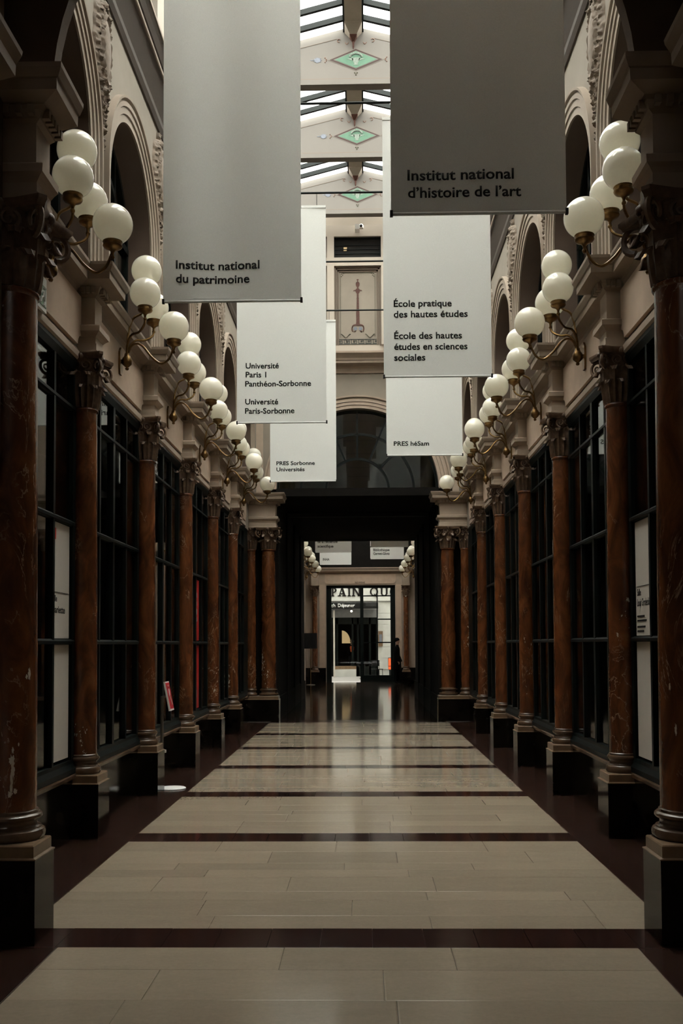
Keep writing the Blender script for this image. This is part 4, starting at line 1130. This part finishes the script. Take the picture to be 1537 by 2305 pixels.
    cf.box(-1.75, .85, F+.02, F+.10, 2.62, 3.0); cf.box(-1.75, .85, F+.02, F+.10, 0, .5)
    cf.build('cafe_frame', 'frame_paint', fc)
    MB().box(-1.36, -1.28, F-.9, F-.82, 0, 3.3).build('awning_post', 'white_card', fc)
    MB().slab_xz([(-.98+.44*math.cos(a)*1.0, 1.66+.66*math.sin(a)) for a in [PI/2*i/8 for i in range(9)]]+[(-.98, 1.66)], F+1.3, F+1.34).build('lit_arch', 'warm_glow', fc)
    st_ = MB(); st_.box(-1.34, -.24, F-.5, F, 0, .36); so = st_.build('door_step', 'street_stone'); tag(so, 'pale stone step before the cafe door across the street', 'step')
    MB().box(-1.34, -.24, F-.3, F, .36, .52).build('upper_tread', 'plinth_marble', so)
    l = empty('ceiling_lamp', (-.46, F-.6, 3.0)); tag(l, 'small bright lamp hanging under the street awning', 'lamp')
    MB().sphere((0, 0, .25), .055, 12, 8).build('bulb', 'lamp_glow', l, True); MB().tube([(0, 0, .30), (0, 0, .42)], .012, 6).build('cord', 'black_plastic', l)
    m_ = empty('menu_box', (.985, F-.07, 1.50)); tag(m_, 'red-brown framed menu case on the stone wall across the street', 'menu case')
    MB().box(-.11, .11, -.03, .04, 0, .76).build('case', 'plinth_marble', m_); MB().box(-.07, .07, -.035, -.03, .16, .60).build('menu_sheet', 'palmette_blue', m_)
    h = empty('patio_heater', (1.45, F-.5, 0)); tag(h, 'glowing orange upright heater standing low by the glass door', 'heater')
    MB().lathe([(.14, 0), (.14, .05), (.06, .07), (.06, .32), (.12, .34)], 16).build('stand', 'black_plastic', h, True)
    for dx in (-.065, .0, .065): MB().tube([(dx, -.05, .36), (dx, -.05, .90)], .022, 8).build('heating_tube', 'heater_glow', h, True)
    MB().box(-.11, .11, -.03, .03, .34, .95).build('reflector', 'steel', h); MB().box(-.10, .10, -.085, -.065, .50, .53).build('guard', 'black_plastic', h)
far_end()

# ------------------------------------------------------------------ people, chairs and a sign near the street door
def skin_body(name, V, E_, parent, mat_fn, loc):
    me = bpy.data.meshes.new(name); me.from_pydata([v[:3] for v in V], E_, [])
    o = bpy.data.objects.new(name, me); COL.objects.link(o)
    sk = o.modifiers.new('skin', 'SKIN'); sk.use_smooth_shade = True
    for i, v in enumerate(V): me.skin_vertices[0].data[i].radius = (v[3], v[4] if len(v) > 4 else v[3])
    me.skin_vertices[0].data[0].use_root = True
    o.modifiers.new('sub', 'SUBSURF').levels = 2; o.modifiers['sub'].render_levels = 2
    dg = bpy.context.evaluated_depsgraph_get(); dg.update()
    m2 = bpy.data.meshes.new_from_object(o.evaluated_get(dg)); bpy.data.objects.remove(o)
    m2.materials.clear(); names = mat_fn(None)
    for n in names: m2.materials.append(M[n])
    for p in m2.polygons: p.material_index = mat_fn(p.center); p.use_smooth = True
    return obj(name, m2, parent, loc)
def person_standing():
    t = empty('person', (1.47, 40.2, 0), math.radians(70)); tag(t, 'person in dark coat standing in silhouette at right of the glass door', 'person')
    V = [(0, 0, .98, .15, .12), (0, .01, 1.2, .155, .12), (0, .0, 1.42, .16, .11), (0, -.01, 1.54, .06), (0, -.02, 1.62, .055), (0, -.03, 1.70, .085, .10), (0, -.02, 1.80, .075, .085),
         (.19, 0, 1.45, .065), (.24, .02, 1.17, .052), (.22, -.10, .95, .04), (.215, -.13, .87, .035, .02),
         (-.19, 0, 1.45, .065), (-.24, .02, 1.17, .052), (-.22, -.10, .95, .04), (-.215, -.13, .87, .035, .02),
         (.10, 0, .90, .11), (.11, -.01, .50, .075), (.115, .02, .10, .05), (.12, -.14, .04, .045, .035),
         (-.10, 0, .90, .11), (-.11, .02, .50, .075), (-.115, .05, .10, .05), (-.12, -.11, .04, .045, .035)]
    E_ = [(0, 1), (1, 2), (2, 3), (3, 4), (4, 5), (5, 6), (2, 7), (7, 8), (8, 9), (9, 10), (2, 11), (11, 12), (12, 13), (13, 14), (0, 15), (15, 16), (16, 17), (17, 18), (0, 19), (19, 20), (20, 21), (21, 22)]
    def mf(c):
        if c is None: return ['coat_black', 'skin_tone']
        return 1 if (c.z > 1.58 or (c.z < .90 and abs(c.x) > .185)) else 0
    skin_body('body', V, E_, t, mf, (0, 0, 0))
    hr = MB().sphere((0, 0, 0), .1, 16, 10); h2 = MB(); h2.merge(hr, Matrix.Translation((0, .005, 1.775)) @ Matrix.Diagonal((.98, 1.12, .95, 1))); h2.build('hair', 'coat_black', t, True)
    co = MB().lathe([(.19, .62), (.185, .8), (.17, .98), (.165, 1.1)], 18); c2 = MB(); c2.merge(co, Matrix.Diagonal((1.15, .9, 1, 1))); c2.build('coat_skirt', 'coat_black', t, True)
    for s in (-1, 1):
        for k in range(4):
            a = MB().tube([(s*.215+(k-1.5)*.017, -.14, .87), (s*.215+(k-1.5)*.018, -.15, .82), (s*.215+(k-1.5)*.017, -.145, .78+.012*abs(k-1.5))], [.009, .0085, .006], 6).build('finger', 'skin_tone', t, True)
        MB().tube([(s*.19, -.14, .89), (s*.175, -.155, .855), (s*.178, -.16, .825)], [.01, .0095, .007], 6).build('thumb', 'skin_tone', t, True)
    MB().tube([(0, -.125, 1.70), (0, -.142, 1.685)], [.012, .018], 8).build('nose', 'skin_tone', t, True)
person_standing()
def person_seated():
    t = empty('person', (-.46, 50.9, 0)); tag(t, 'person with an orange scarf seated inside the cafe across the street', 'person')
    V = [(0, 0, 1.0, .16, .12), (0, 0, 1.28, .15, .11), (0, 0, 1.45, .15, .10), (0, -.01, 1.56, .055), (0, -.02, 1.66, .08, .095), (0, -.02, 1.77, .07, .085),
         (.18, 0, 1.46, .06), (.22, -.05, 1.22, .05), (.12, -.25, 1.15, .04), (-.18, 0, 1.46, .06), (-.22, -.05, 1.22, .05), (-.12, -.25, 1.15, .04),
         (.1, -.1, .95, .09), (.1, -.45, .93, .07), (.1, -.45, .55, .05), (-.1, -.1, .95, .09), (-.1, -.45, .93, .07), (-.1, -.45, .55, .05)]
    E_ = [(0, 1), (1, 2), (2, 3), (3, 4), (4, 5), (2, 6), (6, 7), (7, 8), (2, 9), (9, 10), (10, 11), (0, 12), (12, 13), (13, 14), (0, 15), (15, 16), (16, 17)]
    def mf(c):
        if c is None: return ['coat_black', 'skin_tone']
        return 1 if c.z > 1.58 else 0
    skin_body('body', V, E_, t, mf, (0, 0, 0))
    MB().lathe([(.08, 1.22), (.10, 1.35), (.11, 1.46), (.08, 1.52)], 14, (0, -.06, 0)).build('scarf', 'scarf_orange', t, True)
    MB().sphere((0, .02, 1.76), .1, 14, 9).build('hair', 'plinth_marble', t, True)
    so = empty('bar_stool', (-.46, 50.95, 0)); tag(so, 'dark stool under the seated cafe guest', 'stool')
    MB().lathe([(.17, .80), (.18, .82), (.18, .85), (.16, .87)], 18).build('seat', 'chair_black', so)
    for a in range(4): MB().tube([(.1*math.cos(a*PI/2), .1*math.sin(a*PI/2), .81), (.2*math.cos(a*PI/2), .2*math.sin(a*PI/2), 0)], .014, 6).build('leg', 'chair_black', so)
person_seated()
def chair(x, y, rz, label):
    t = empty('terrace_chair', (x, y, 0), rz); tag(t, label, 'chair', 'dark terrace chairs')
    MB().box(-.22, .22, -.22, .22, .43, .46).build('seat', 'chair_black', t)
    rows = [[(.24*math.sin(a), .20+.05*math.cos(a), z) for a in [-1.2+2.4*i/8 for i in range(9)]] for z in (.58, .86)]
    b = MB(); b.grid(rows); b.grid([[(x_*.94, y_-.012, z) for x_, y_, z in r] for r in rows]); b.build('backrest', 'chair_black', t, True)
    for sx in (-1, 1):
        for sy in (-1, 1):
            top = .80 if sy > 0 else .44
            MB().tube([(sx*.20, sy*.20, 0), (sx*.19, sy*.19, top)], .013, 6).build('leg', 'chair_black', t)
chair(.75, 46.5, .4, 'dark terrace chair outside, left of the orange heater')
chair(2.05, 47.0, -.5, 'dark terrace chair outside, right of the orange heater')
t = empty('terrace_table', (.15, 46.2, 0)); tag(t, 'dark round terrace table outside the glass door', 'table')
MB().lathe([(.35, .70), (.36, .71), (.36, .73), (.35, .74)], 24).build('table_top', 'chair_black', t); MB().tube([(0, 0, 0), (0, 0, .70)], .03, 8).build('post', 'chair_black', t)
MB().lathe([(.22, 0), (.22, .02), (.05, .05)], 18).build('foot', 'chair_black', t)
t = empty('sign_stand', (-1.98, 39.6, 0)); tag(t, 'dark notice board on thin post far away, left of the street door', 'sign stand')
MB().box(-.26, .26, -.015, .015, 1.44, 2.06).build('board', 'black_plastic', t); MB().tube([(0, 0, .02), (0, 0, 1.5)], .016, 8).build('post', 'brass', t); MB().lathe([(.17, 0), (.17, .015), (.02, .03)], 18).build('foot', 'steel', t)
